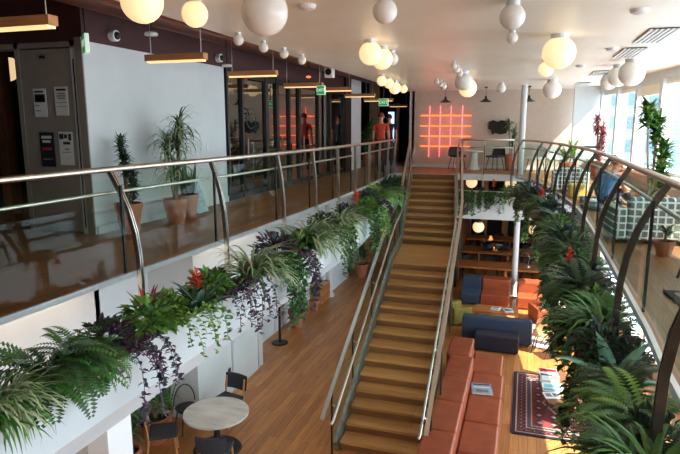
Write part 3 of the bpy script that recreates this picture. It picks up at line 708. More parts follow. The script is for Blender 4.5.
# ------------------------------------------------------------------ plants
def strap(M, base, az, el, L, wd, droop, seg=6, m=0, fold=.25, tip=1.0):
    p = Vector(base); side = Vector((-sin(az), cos(az), 0)); e = el; prev = None; st = L / seg
    for i in range(seg + 1):
        q = i / seg; ww = wd * (0.55 + .45 * min(1, q * 4)) * (1 - q ** 2.2 * tip) + .0008
        d = Vector((cos(az) * cos(e), sin(az) * cos(e), sin(e))); up = side.cross(d)
        row = [p - side * ww + up * (ww * fold * -1), p.copy(), p + side * ww + up * (ww * fold * -1)]
        row = [p - side * ww - up * (-ww * fold), p.copy(), p + side * ww - up * (-ww * fold)]
        if prev:
            n = len(M.v); M.v += [tuple(v) for v in prev + row]
            M.f += [(n, n + 1, n + 4, n + 3), (n + 1, n + 2, n + 5, n + 4)]; M.mi += [m, m]
        prev = row; p = p + d * st; e -= droop / seg * (1 + q)
def leaf(M, p, d, nrm, L, wd, m=0):
    d = Vector(d).normalized(); s_ = d.cross(Vector(nrm))
    if s_.length < .01: s_ = d.cross(Vector((.3, .2, 1)))
    s_.normalize(); up = s_.cross(d); p = Vector(p)
    a = p + d * (L * .3) + s_ * wd * .8 + up * (wd * .3); b = p + d * (L * .3) - s_ * wd * .8 + up * (wd * .3)
    a2 = p + d * (L * .62) + s_ * wd * .7 + up * (wd * .25); b2 = p + d * (L * .62) - s_ * wd * .7 + up * (wd * .25)
    mid = p + d * (L * .5); t = p + d * L - up * (L * .12)
    n = len(M.v); M.v += [tuple(v) for v in (p, a, a2, t, b2, b, mid)]
    M.f += [(n, n + 1, n + 2, n + 6), (n + 6, n + 2, n + 3), (n, n + 6, n + 4, n + 5), (n + 6, n + 3, n + 4)]; M.mi += [m] * 4
def rdir(rg, up=0.3):
    a = rg.uniform(0, 2 * pi); z = rg.uniform(-1 + up, 1); r = math.sqrt(max(0, 1 - z * z)); return Vector((r * cos(a), r * sin(a), z))
def k_spider(M, rg, s=1.0, n=70, wd=.016, out=None):
    for _ in range(n):
        az = rg.uniform(0, 2 * pi)
        if out is not None and rg.random() < .45: az = out + rg.gauss(0, .8)
        strap(M, (rg.gauss(0, .03) * s, rg.gauss(0, .03) * s, 0), az, rg.uniform(.5, 1.45), rg.uniform(.35, .62) * s, wd * s, rg.uniform(1.0, 2.1), 7, rg.choice((0, 0, 1)))
def k_fern(M, rg, s=1.0, n=26, out=None):
    for _ in range(n):
        az = rg.uniform(0, 2 * pi)
        if out is not None and rg.random() < .4: az = out + rg.gauss(0, .7)
        p = Vector((0, 0, .02)); e = rg.uniform(.5, 1.45); L = rg.uniform(.42, .72) * s; seg = 22; st = L / seg; dr = rg.uniform(1.0, 1.8)
        side = Vector((-sin(az), cos(az), 0)); mm = rg.choice((0, 0, 1))
        for i in range(seg):
            q = i / seg; d = Vector((cos(az) * cos(e), sin(az) * cos(e), sin(e))); up = side.cross(d)
            pl = .13 * s * (sin(pi * min(1, q * .85 + .13)) ** .8); pw = st * .5
            for sg in (-1, 1):
                dd = (side * sg + d * .35 - up * (-.12)).normalized(); r = p + d * st * .5
                n0 = len(M.v); M.v += [tuple(v) for v in (r, r + dd * pl * .5 + d * pw, r + dd * pl, r + dd * pl * .5 - d * pw)]
                M.f.append((n0, n0 + 1, n0 + 2, n0 + 3)); M.mi.append(mm)
            p = p + d * st; e -= dr / seg * (1 + q)
def k_bush(M, rg, s=1.0, n=210, L=.13, wd=.045, rad=.26, flat=.75):
    for _ in range(n):
        d = rdir(rg, .55); r = rad * s * rg.uniform(.35, 1.0) ; p = Vector((d.x * r, d.y * r, d.z * r * flat + .1 * s))
        dd = (d + rdir(rg) * .5 + Vector((0, 0, -.25))).normalized(); leaf(M, p, dd, (0, 0, 1), L * s * rg.uniform(.6, 1.2), wd * s * rg.uniform(.8, 1.2), rg.choice((0, 1)))
    for _ in range(14):
        d = rdir(rg, .7); M.tube([(0, 0, -.02), tuple(d * rad * s * .45 + Vector((0, 0, .08))), tuple(d * rad * s * .8 + Vector((0, 0, .08)))], .005 * s, 4, 2 if False else 0)
def k_trail(M, rg, s=1.0, n=9, L=(.4, .9), out=0.0, wd=.03, ll=.075, spread=.35, dens=.045):
    # stems that spill over the rim (direction out) and hang down
    for _ in range(n):
        off = rg.uniform(-spread, spread); perp = Vector((-sin(out), cos(out), 0)); o = Vector((cos(out), sin(out), 0))
        p = perp * off + Vector((0, 0, .04)); d = (o * rg.uniform(.7, 1.1) + perp * rg.gauss(0, .25) + Vector((0, 0, .5))).normalized()
        T = rg.uniform(*L) * s; st = .04; k = 0; pts_ = [p.copy()]; run = rg.uniform(.2, .34)
        while k * st < T:
            if k * st > run * .5: d = (d + Vector((rg.gauss(0, .06), rg.gauss(0, .06), -.36))).normalized()
            p = p + d * st; k += 1; pts_.append(p.copy())
            for _q in range(int(dens / .045) + 1):
                ld = (rdir(rg, .9) + Vector((0, 0, -.5))).normalized(); leaf(M, p, ld, (rg.random(), rg.random(), 1), ll * s * rg.uniform(.7, 1.2), wd * s, rg.choice((0, 1)))
        M.tube(pts_[::2], .004, 3, 0)
    for _ in range(26): leaf(M, (rg.uniform(-.1, .1), rg.uniform(-spread, spread) * .8 if abs(out) < 1 or abs(out) > 3 else 0, rg.uniform(0, .06)), rdir(rg, .7), (0, 0, 1), ll * s * 1.2, wd * s, rg.choice((0, 1)))
def k_rosette(M, rg, s=1.0, n=22, wd=.045):
    for i in range(n):
        az = i * 2.4; el = .25 + 1.0 * i / n; strap(M, (0, 0, 0), az, el, rg.uniform(.38, .5) * s, wd * s, .7, 5, i % 2, .35)
def flower_spike(par, rg, s=1.0, loc=(0, 0, .2)):
    M = MB()
    for i in range(34):
        q = i / 34; leaf(M, (loc[0], loc[1], loc[2] + q * .16 * s), rdir(rg, .9), (0, 0, 1), .085 * s, .026 * s)
    return M.build('flower', F_red, par)
KINDS = {
 'spider': ('spider_plant', 'spider plant', lambda M, rg, s, o: k_spider(M, rg, s, 150, .015, o), (L_pale, L_mid)),
 'spiderd': ('spider_plant', 'spider plant', lambda M, rg, s, o: k_spider(M, rg, s, 120, .018, o), (L_mid, L_dark)),
 'fern': ('sword_fern', 'sword fern', lambda M, rg, s, o: k_fern(M, rg, s, 46, o), (L_mid, L_dark)),
 'fern_shade': ('sword_fern', 'sword fern', lambda M, rg, s, o: k_fern(M, rg, s, 40, o), (L_dark, L_shade)),
 'fernl': ('sword_fern', 'sword fern', lambda M, rg, s, o: k_fern(M, rg, s, 44, o), (L_mid, L_bright)),
 'bush': ('leafy_plant', 'broad-leaved plant', lambda M, rg, s, o: k_bush(M, rg, s), (L_bright, L_mid)),
 'dbush': ('leafy_plant', 'dense plant', lambda M, rg, s, o: k_bush(M, rg, s, 300, .1, .03, .3), (L_dark, L_ink)),
 'pbush': ('leafy_plant', 'purple plant', lambda M, rg, s, o: k_bush(M, rg, s, 280, .1, .032, .26), (L_purple, L_ink)),
 'trail': ('trailing_vine', 'trailing vine', lambda M, rg, s, o: k_trail(M, rg, s, 11, (.35, .85), o), (L_dark, L_mid)),
 'ptrail': ('purple_trailing_plant', 'trailing plant', lambda M, rg, s, o: k_trail(M, rg, s, 7, (.4, 1.05), o, .026, .08, .22), (L_purple, L_ink)),
 'ltrail': ('trailing_vine', 'trailing vine', lambda M, rg, s, o: k_trail(M, rg, s, 8, (.4, .9), o, .035, .08), (L_bright, L_mid)),
 'ros': ('bromeliad', 'bromeliad', lambda M, rg, s, o: k_rosette(M, rg, s), (L_blue, L_dark)),
 'agave': ('agave', 'agave', lambda M, rg, s, o: k_rosette(M, rg, s, 9, .06), (L_teal, L_blue)),
}
seed = [100]
def plant(kind, x, y, z, s, out, label, flower=None, group=None):
    nm, cat, fn, ms = KINDS[kind]; seed[0] += 1; rg = random.Random(seed[0])
    M = MB(); fn(M, rg, s, out)
    o = M.build(nm, list(ms)); tag(o, label, 'plant', group, loc=(x, y, z))
    if flower: flower_spike(o, rg, s, flower)
    return o
gl = 'plants in the left gallery planter'
zl = -.42
LP = [
 ('spider', 2.8, .1, 1.05, 'pale spider plant at the far left end of the left planter'),
 ('spider', 2.98, .1, .95, 'second pale spider plant, just before the big fern'),
 ('dbush', 2.75, -.15, .9, 'dark leafy plant behind the left end spider plants'),
 ('fern', 3.42, .0, 1.12, 'largest green sword fern hanging over the left planter'),
 ('fern', 3.75, .04, .85, 'smaller sword fern on the right of the largest fern'),
 ('pbush', 4.2, -.05, .95, 'dusky purple bushy plant between the fern and bright leaves'),
 ('ptrail', 4.2, .2, .9, 'long purple trailing plant right of the largest fern'),
 ('ptrail', 3.85, .25, .6, 'short purple strand hanging below the large fern'),
 ('bush', 4.75, .0, 1.0, 'bright green broad-leaved plant beside the first post'),
 ('bush', 5.2, -.1, .85, 'mid green leafy plant behind the coral bromeliad'),
 ('ltrail', 5.15, .2, .75, 'light green vine hanging before the bromeliad'),
 ('ros', 5.55, .08, 1.15, 'blue-green bromeliad with a coral flower on the left planter'),
 ('bush', 5.95, .0, 1.05, 'green leafy plant to the right of the blue-green bromeliad'),
 ('ptrail', 5.9, .2, .8, 'purple strands hanging between bromeliad and spider plant'),
 ('ptrail', 6.35, .22, .9, 'purple strands hanging left of the striped spider plant'),
 ('pbush', 6.3, -.1, .85, 'dark purple clump around the second post base'),
 ('spider', 6.85, .1, 1.55, 'striped spider plant right of the second post'),
 ('trail', 7.5, .15, 1.4, 'dark green vine curtain beside the striped spider plant'),
 ('pbush', 7.9, -.0, 1.45, 'large dusky purple bush at the middle of left planter'),
 ('ptrail', 8.1, .2, 1.1, 'dense purple curtain below the dusky bush'),
 ('spider', 9.0, .1, 1.7, 'big striped spider plant behind the dusky bush'),
 ('fernl', 8.9, -.05, 1.1, 'light green fern behind the big striped spider plant'),
 ('trail', 10.2, .15, 1.25, 'dark vine curtain left of the grassy far plant'),
 ('spider', 10.9, .05, 1.5, 'grassy pale plant in the farther half of left planter'),
 ('dbush', 10.4, -.15, 1.2, 'dark bush behind the dark vine curtain'),
 ('pbush', 11.8, -.1, 1.2, 'dusky clump beside the fourth post'),
 ('trail', 12.2, .15, 1.3, 'thin vine curtain before the bright far bush'),
 ('bush', 13.0, .05, 1.5, 'bright green bush near the far end of left planter'),
 ('ltrail', 13.2, .2, 1.3, 'bright vine below the far bright bush'),
 ('ptrail', 14.3, .15, 1.3, 'inky trailing plant near the stair landing'),
 ('dbush', 14.4, -.1, 1.5, 'inky bush near the stair landing'),
 ('fernl', 15.4, .0, 1.7, 'feathery pale green fern near the stair landing'),
 ('fern', 16.6, .0, 1.7, 'feathery fern beside the upper stair flight'),
 ('spider', 14.9, -.1, 1.6, 'pale grassy tuft behind the feathery fern'),
 ('dbush', 17.6, .0, 1.6, 'dark bush beside the upper stair flight'),
 ('fern', 18.6, .0, 1.5, 'last green fern at the top of the stairs'),
 ('trail', 16.2, .15, 1.3, 'dark vines beside the upper stair flight')]
for k, (kd, y, dx, s, lab) in enumerate(LP):
    fl = (0, 0, .22) if lab.startswith('blue-green') else None
    plant(kd, PO(y) - .24 + dx, y, zl, s * (.82 if y > 12.5 else 1), 0.0, lab, fl, gl)
t = thing('red_bromeliad', 'small red-leaved plant behind the bright left leaves', 'plant', (PO(5.0) - .42, 5.0, zl), group=gl)
M = MB(); rg = random.Random(5)
for k in range(12): strap(M, (0, 0, 0), k * 2.4, 1.0 + .04 * k, .42, .035, .5, 5)
M.build('foliage', L_red, t)
t = thing('coral_flower', 'coral flower cluster near the fourth left post', 'flower', (PO(12.4) - .3, 12.4, zl), group=gl)
M = MB(); M.tube([(0, 0, 0), (.03, 0, .42)], .012, 6); M.build('stem', stemg, t)
flower_spike(t, rg, 1.3, (.03, 0, .35))
# right planter
gr_ = 'plants in the right gallery planter'
RP = [
 ('spiderd', 3.35, -.05, 1.5, 'largest dark spider plant at the bottom right corner'),
 ('fern', 3.55, -.05, .95, 'dark fern at the lower edge of the right planter'),
 ('fernl', 4.15, .1, 1.1, 'yellow-green fern behind the nearest right spider plant'),
 ('fern', 4.6, .0, .9, 'drooping dark fern beside the teal agave'),
 ('agave', 5.0, -.1, 1.5, 'teal agave in the right planter'),
 ('trail', 5.1, -.15, 1.4, 'dark vine curtain below the agave'),
 ('dbush', 5.4, -.1, 1.2, 'dark bush behind the agave'),
 ('spiderd', 6.0, -.12, 1.5, 'large dark spider plant behind the agave'),
 ('trail', 6.2, -.15, 1.6, 'vine curtain by the rug corner on the right planter'),
 ('bush', 6.9, -.05, .95, 'green leafy plant before the red bromeliad'),
 ('fern', 7.3, -.25, 1.2, 'fern over the lower lounge armchairs'),
 ('dbush', 7.8, -.1, 1.2, 'dark clump in the middle of right planter'),
 ('ros', 8.4, -.12, 1.2, 'bromeliad with a red flower in the right planter'),
 ('trail', 8.0, -.15, 1.6, 'vine curtain in the middle of right planter'),
 ('spiderd', 9.2, -.1, 1.4, 'spider plant behind the red bromeliad'),
 ('fern', 9.7, -.25, 1.3, 'fern in front of the far right spider plant'),
 ('dbush', 10.4, -.1, 1.3, 'dark clump behind the right middle fern'),
 ('trail', 10.2, -.15, 1.7, 'long vine curtain over the lower tables'),
 ('spiderd', 11.3, -.1, 1.5, 'far spider plant with thin leaves on the right planter'),
 ('bush', 12.2, -.1, 1.2, 'sunlit green plant at the curve of right planter'),
 ('fern', 12.6, -.25, 1.4, 'fern at the curve of right planter'),
 ('trail', 12.9, -.15, 1.6, 'vine curtain at the curve of right planter'),
 ('dbush', 13.8, -.1, 1.6, 'dark mass of leaves past the curve of right planter'),
 ('spiderd', 14.8, -.1, 1.6, 'spider plant past the curve of right planter'),
 ('dbush', 15.8, -.15, 1.8, 'dark bush right of the white column'),
 ('trail', 15.4, -.15, 1.6, 'vine curtain right of the white column'),
 ('fern', 16.8, -.15, 1.7, 'fern just right of the white column'),
 ('trail', 17.2, -.1, 1.5, 'short vines just right of the white column'),
 ('dbush', 17.9, -.1, 1.5, 'last dark bush at the end of right planter')]
for k, (kd, y, dx, s, lab) in enumerate(RP):
    if kd == 'fern': kd = 'fern_shade'  # right ferns get darker leaves: their shade is put into the colour
    fl = (-.1, 0, .2) if 'red flower' in lab else None
    plant(kd, RE(y) - (.27 if y > 8 else .2) + dx * .4, y, zl - .04, s * (.9 if y > 7 else .85), pi, lab, fl, gr_)
t = thing('coral_flower', 'small coral flower at the curve of right planter', 'flower', (RE(14.3) - .45, 14.3, zl), group=gr_)
M = MB(); M.tube([(0, 0, 0), (-.03, 0, .4)], .012, 6); M.build('stem', stemg, t); flower_spike(t, rg, 1.3, (-.03, 0, .35))
# far planter
for y, s, kd, lab in ((3.9, .9, 'dbush', 'dark clump against the slab edge beside the nearest right fern'), (5.3, .9, 'dbush', 'dark clump against the slab edge behind the teal agave'), (6.5, .9, 'fern', 'dark fern against the slab edge left of the near post'), (7.5, .9, 'dbush', 'dark clump against the slab edge beside the red bromeliad'), (8.7, .9, 'fern', 'dark fern against the slab edge behind the red bromeliad'), (9.9, .9, 'dbush', 'dark clump against the slab edge near the seated people'), (11.2, .9, 'fern', 'dark fern against the slab edge below the seated people'), (12.8, 1.0, 'dbush', 'dark clump against the slab edge at the railing curve')):
    plant(kd, RE(y) - .13, y, zl - .08, s, pi, lab, None, gr_)
gf = 'plants in the far planter box'
for kd, x, s, lab in (('trail', -1.95, 1.2, 'inky vines at the left end of the far planter box'), ('trail', -1.6, 1.3, 'hanging vines left of the far red flower'), ('dbush', -1.35, .8, 'dark low bush in the far planter box'), ('trail', -1.1, 1.3, 'hanging vines right of the far red flower'), ('trail', -.75, 1.1, 'short vines in the far planter box'), ('bush', -.45, 1.1, 'green bush beside the white column'), ('ltrail', -.4, .9, 'light green vines beside the white column')):
    plant(kd, x, 19.66, -.68, s, -pi / 2, lab, None, gf)
t = thing('coral_flower', 'red flower over the far planter box', 'flower', (-.95, 19.7, -.68), group=gf)
M = MB(); M.tube([(0, 0, 0), (0, 0, .35)], .012, 6); M.build('stem', stemg, t); flower_spike(t, rg, 1.3, (0, 0, .3))
# ------------------------------------------------------------------ neon grid, far seating
t = thing('neon_grid', 'glowing grid of orange and pink neon tubes on far wall', 'neon sign', (-3.0, 22.79, 1.4))
for z in (2.01, 1.61, 1.22, .83):
    M = MB(); M.tube([(-.98, 0, z - 1.4), (.96, 0, z - 1.4)], .018, 8); M.build('horizontal_tube', neon_o, t)
    M = MB()
    for x in (-.9, .88): M.tube([(x, 0, z - 1.4), (x, .08, z - 1.4)], .03, 6)
    M.build('tube_clip', darksteel, t)
for x in (-3.62, -3.21, -2.8, -2.37):
    M = MB(); M.tube([(x + 3, -.06, -.98), (x + 3, -.06, .98)], .013, 8); M.build('vertical_tube', neon_p, t)
for (x, lab) in ((-2.8, 'black cone pendant over the neon grid'), (-1.41, 'black cone pendant over the two dark chairs'), (.02, 'black cone pendant just right of the white column')):
    t = thing('cone_pendant', lab, 'lamp', (x, 21, 2.44), group='black cone pendants')
    M = MB(); M.lathe([(.22, 0), (.1, .07), (.04, .12), (.04, .2)], n=24, cap1=True); M.build('shade', black, t)
    M = MB(); M.sphere((0, 0, .05), .04, 12); M.build('bulb', globe_off, t)
    M = MB(); M.tube([(0, 0, .2), (0, 0, .51)], .008, 5); M.tube([(0, 0, .47), (0, 0, .51)], .05, 10); M.build('cord', black, t)
M = MB(); pts_ = [(-.36, .2), (-.2, .28), (-.05, .2), (.1, .27), (.34, .22), (.36, .0), (.3, -.22), (.05, -.26), (-.12, -.2), (-.22, -.28), (-.28, -.1), (-.38, -.05)]
M.face([(x, -.05, z) for x, z in pts_]); M.face([(x, 0, z) for x, z in reversed(pts_)])
for a, b in zip(pts_, pts_[1:] + pts_[:1]): M.face([(a[0], -.05, a[1]), (a[0], 0, a[1]), (b[0], 0, b[1]), (b[0], -.05, b[1])])
tag(M.build('wall_art', black), 'ragged black wall piece right of the neon grid', 'wall art', loc=(-1.02, 22.88, 1.56))

def shell_chair(label, loc, rz, m, group=None, legm=black, seat=.52):
    t = thing('shell_chair', label, 'chair', loc, rz, group)
    M = MB(); M.rbox(-.26, .26, -.24, .26, seat - .04, seat + .03, .035); M.build('seat', m, t, smooth=True)
    M = MB(); rings = []
    for k in range(7):
        q = k / 6; z = seat + .0 + q * .34; ww = .29 * (1 - .3 * q ** 3); rings.append([(ww * sin(a), -.24 - .06 * q + .09 * (1 - cos(a)) + o, z) for o in (0,) for a in [(-1.2 + 2.4 * j / 8) for j in range(9)]])
    n0 = 9
    M.rings(rings, 0, False); M.rings([[(x, y - .03, z) for x, y, z in r] for r in rings][::-1], 0, False)
    M.build('backrest', m, t, smooth=True)
    for sx in (-1, 1):
        for sy in (-1, 1):
            M = MB(); M.tube([(sx * .17, sy * .15, seat - .03), (sx * .25, sy * .24, 0)], .014, 6); M.build('leg', legm, t)
        
    M = MB(); M.tube([(-.18, -.23, seat), (-.18, -.27, seat + .12)], .014, 6); M.tube([(.18, -.23, seat), (.18, -.27, seat + .12)], .014, 6); M.build('back_support', legm, t)
    return t
shell_chair('dark shell chair in front of the neon grid', (-2.42, 21.9, 0), pi + .5, charcoal)
shell_chair('dark shell chair below the ragged black wall piece', (-1.05, 22.0, 0), pi - .5, charcoal)
def pedestal(label, loc, r, h, m, base=.12, bm=None):
    t = thing('pedestal_table', label, 'table', loc)
    M = MB(); M.lathe([(r - .03, h - .05), (r, h - .035), (r, h)], n=40, cap0=True, cap1=True); M.build('tabletop', m, t)
    M = MB(); M.lathe([(r * .75, 0), (r * .7, .03), (base * .8, .08), (base * .6, .3), (base * .6, h - .05)], n=24, cap0=True, cap1=True); M.build('pedestal', bm or m, t, smooth=False)
    return t
pedestal('small white pedestal table between the two dark chairs', (-1.85, 22.3, 0), .34, .7, plaster, .24)

def pot_parts(t, r, h, m=None, soil=True):
    M = MB(); M.lathe([(r * .68, 0), (r * .98, h * .82), (r * 1.04, h * .82), (r * 1.06, h), (r * .92, h), (r * .9, h * .86)], n=28, cap0=True); M.build('pot', m or terra, t, smooth=False)
    M = MB(); M.lathe([(.001, h * .9), (r * .93, h * .88)], n=28); M.build('soil', soilm, t)
def canes(t, hs, spread, h0, rg, m=stemm, r=.018):
    M = MB(); tops = []
    for k, z in enumerate(hs):
        a = k * 2.4 + .5; b = (spread * cos(a), spread * sin(a)); p = [(b[0] * .2, b[1] * .2, h0), (b[0] * .7, b[1] * .7, (h0 + z) / 2), (b[0], b[1], z)]
        M.tube(p, r, 6); tops.append(Vector(p[-1]))
    M.build('stem', m, t); return tops
def dracaena(name, label, loc, pr, ph, hs, spread, L, wd, n, m, el=(.1, 1.4), droop=(.6, 1.5), potm=None, group=None, seed_=1, down=.25, stem=stemm):
    t = thing(name, label, 'potted plant', loc, group=group); rg = random.Random(seed_); pot_parts(t, pr, ph, potm)
    tops = canes(t, hs, spread, ph * .88, rg, stem); M = MB()
    for tp in tops:
        for _ in range(n):
            q = rg.random(); b = tp - Vector((0, 0, q * down))
            strap(M, b, rg.uniform(0, 2 * pi), rg.uniform(*el), L * rg.uniform(.7, 1.15), wd, rg.uniform(*droop), 5, rg.choice((0, 0, 1)))
    M.build('foliage', list(m), t); return t
row = 'terracotta potted plants by the white wall'
dracaena('dracaena', 'dark compact dracaena, leftmost pot by the white wall', (-5.82, 7.42, 0), .2, .46, (.95, 1.45, 1.2, .8), .09, .17, .022, 110, (L_dark, L_ink), (-.2, 1.2), (.2, .9), group=row, seed_=3, down=.34)
dracaena('dracaena', 'tall arching dracaena, middle pot by the white wall', (-5.62, 8.38, 0), .2, .42, (1.7, 1.4, 1.05, 1.5), .13, .5, .018, 70, (L_pale, L_dark), (.1, 1.4), (1.2, 2.3), group=row, seed_=4, down=.35)
t = thing('snake_plant', 'snake plant in terracotta, rightmost pot by the white wall', 'potted plant', (-5.76, 8.98, 0), group=row); pot_parts(t, .19, .42)
def snake(t, n, h, rg, m=(None,)):
    M = MB()
    for k in range(n):
        a = rg.uniform(0, 2 * pi); r = rg.uniform(0, .11); strap(M, (r * cos(a), r * sin(a), h[0]), a, rg.uniform(1.25, 1.55), rg.uniform(*h[1]), .034, rg.uniform(-.1, .15), 6, k % 2, .4)
    M.build('foliage', [L_dark, L_mid], t)
snake(t, 22, (.36, (.4, .75)), random.Random(8))
M = MB(); M.add([(-.02, -.2, 0), (-.02, .2, 0), (-.3, .2, .75), (-.3, -.2, .75), (0, -.2, 0), (0, .2, 0), (-.28, .2, .75), (-.28, -.2, .75)], [(0, 1, 2, 3), (7, 6, 5, 4), (0, 4, 5, 1), (2, 6, 7, 3), (0, 3, 7, 4), (1, 5, 6, 2)])
tag(M.build('leaning_board', mat('pale_blue_board', (150, 176, 184), .3)), 'pale blue board leaning on white wall beside the snake plant', 'board', loc=(-5.84, 9.62, 0))
M = MB(); M.box(-.01, .012, -.04, .04, -.07, .07); tag(M.build('light_switch', alum, bevel=.004), 'small light switch near the end of the white wall', 'switch', loc=(-6.16, 10.4, 1.22))
# far plants
dracaena('dracaena', 'tall far plant in orange pot left of the white column', (-.52, 22.2, 0), .22, .6, (1.5, 1.8, 1.2), .1, .42, .02, 46, (L_dark, L_mid), (0, 1.4), (.8, 1.8), seed_=9, down=.4)
dracaena('dracaena', 'dark tall plant before the white pillar in the corridor', (-6.0, 22.3, 0), .22, .5, (1.8, 1.4, 1.1, 1.6), .16, .34, .03, 80, (L_mid, L_dark), (-.2, 1.3), (.8, 1.8), seed_=10, down=.6)
dracaena('yellow_dracaena', 'yellow-green plant in brown pot beyond the curved railing', (1.3, 19.3, 0), .27, .5, (.85, .7), .1, .55, .035, 26, (L_bright, L_bright), (.5, 1.4), (.2, .9), seed_=11, down=.2)
dracaena('cordyline', 'dark red-leaved tall plant beside the far windows', (2.2, 19.9, 0), .22, .5, (1.3, 1.9, 1.65, .95), .1, .3, .026, 110, (L_red, L_purple), (-.4, 1.2), (.6, 1.4), seed_=12, down=.5)
dracaena('corn_plant', 'tall bright green plant in terracotta pot beside the near windows', (1.98, 10.4, 0), .26, .52, (1.35, 1.98, 1.0, 1.7), .15, .27, .04, 85, (L_mid, L_bright), (-.3, 1.3), (.3, 1.0), seed_=13, down=.36, stem=mat('pale_stem', (190, 176, 140), .8))
dracaena('potted_palm', 'small green plant on the window side behind the curved rail', (2.25, 16.5, 0), .2, .45, (.6,), .02, .4, .02, 30, (L_mid, L_bright), (.3, 1.4), (.6, 1.4), seed_=14, down=.1)

# ------------------------------------------------------------------ upper right seating
def grid_mat():
    m = bpy.data.materials.new('grid_fabric'); m.use_nodes = True; nt = m.node_tree; b = nt.nodes['Principled BSDF']
    tc = nt.nodes.new('ShaderNodeTexCoord'); br = nt.nodes.new('ShaderNodeTexBrick'); mp = nt.nodes.new('ShaderNodeMapping'); mp.inputs['Rotation'].default_value = (radians(90), 0, 0)
    br.offset = 0; br.inputs['Scale'].default_value = 1; br.inputs['Brick Width'].default_value = .085; br.inputs['Row Height'].default_value = .085; br.inputs['Mortar Size'].default_value = .011
    br.inputs['Color1'].default_value = (*srgb((92, 104, 108)), 1); br.inputs['Color2'].default_value = (*srgb((104, 116, 118)), 1); br.inputs['Mortar'].default_value = (*srgb((226, 230, 228)), 1)
    nt.links.new(tc.outputs['Object'], mp.inputs['Vector']); nt.links.new(mp.outputs[0], br.inputs['Vector']); nt.links.new(br.outputs['Color'], b.inputs['Base Color']); b.inputs['Roughness'].default_value = .8
    return m
gridm = grid_mat()
def sofa(name, label, loc, rz, wd, dp, hs, hb, m, cat='sofa', arms=True, group=None, pillows=None, th=.22):
    t = thing(name, label, cat, loc, rz, group)
    M = MB(); M.rbox(-wd / 2, wd / 2, -dp / 2 + th, dp / 2, .06, hs, .05); M.build('seat', m, t, smooth=False)
    M = MB(); M.rbox(-wd / 2, wd / 2, -dp / 2, -dp / 2 + th - .01, .06, hb, .06); M.build('backrest', m, t)
    if arms:
        for s_ in (-1, 1):
            M = MB(); x = s_ * (wd / 2 + .09); M.rbox(x - .08, x + .08, -dp / 2, dp / 2, .06, hs + .18, .05); M.build('armrest', m, t)
    for sx in (-1, 1):
        for sy in (-1, 1):
            M = MB(); M.tube([(sx * (wd / 2 - .1), sy * (dp / 2 - .1), .08), (sx * (wd / 2 - .1), sy * (dp / 2 - .1), 0)], .025, 8); M.build('leg', black, t)
    return t
sofa('armchair', 'grid-patterned grey and white armchair behind the curved railing', (1.1, 15.6, 0), 0, .5, .8, .34, .62, gridm, 'armchair')
sofa('lounge_sofa', 'long grid-patterned grey and white sofa near the blue-shirted person', (1.85, 9.2, 0), .1, .95, .8, .34, .66, gridm)
M = MB(); M.rbox(-.2, .2, -.2, .2, .0, .3, .04); tag(M.build('pouf', mat('straw_fabric', (226, 190, 110), .8)), 'small straw-coloured pouf behind the curved railing', 'pouf', loc=(1.2, 14.4, 0))
t = thing('high_table', 'black high table before the white sunlit wall stub', 'table', (1.9, 20.4, 0))
M = MB(); M.box(-.42, .42, -.2, .2, .92, .98); M.build('tabletop', black, t)
for sx in (-1, 1):
    for sy in (-1, 1):
        M = MB(); M.box(sx * .38 - .02, sx * .38 + .02, sy * .16 - .02, sy * .16 + .02, 0, .92); M.build('leg', black, t)
shell_chair('white shell chair, left one behind the curved railing end', (.35, 21.3, 0), 2.6, plaster, 'white shell chairs')
shell_chair('white shell chair, right one behind the curved railing end', (.95, 20.7, 0), 2.9, plaster, 'white shell chairs')
t = thing('lounge_table', 'white lounge table on the right gallery near the windows', 'table', (2.55, 7.4, 0), .1)
M = MB(); M.rbox(-.55, .55, -.4, .4, .5, .56, .02); M.build('tabletop', plaster, t)
for sx in (-1, 1):
    for sy in (-1, 1):
        M = MB(); M.tube([(sx * .45, sy * .3, .5), (sx * .5, sy * .35, 0)], .02, 8); M.build('leg', dwood, t)
shell_chair('grey-blue shell chair beside the white lounge table', (2.0, 6.9, 0), -.9, greyfab)
for (x, y, lab) in ((1.75, 8.1, 'small terracotta potted plant on the floor by the curved rail'), (2.95, 9.9, 'small terracotta potted plant at the window sill')):
    dracaena('small_potted_plant', lab, (x, y, 0), .12, .2, (.3,), .01, .24, .02, 18, (L_mid, L_dark), (.2, 1.4), (.6, 1.4), seed_=21 + int(x), down=.05)

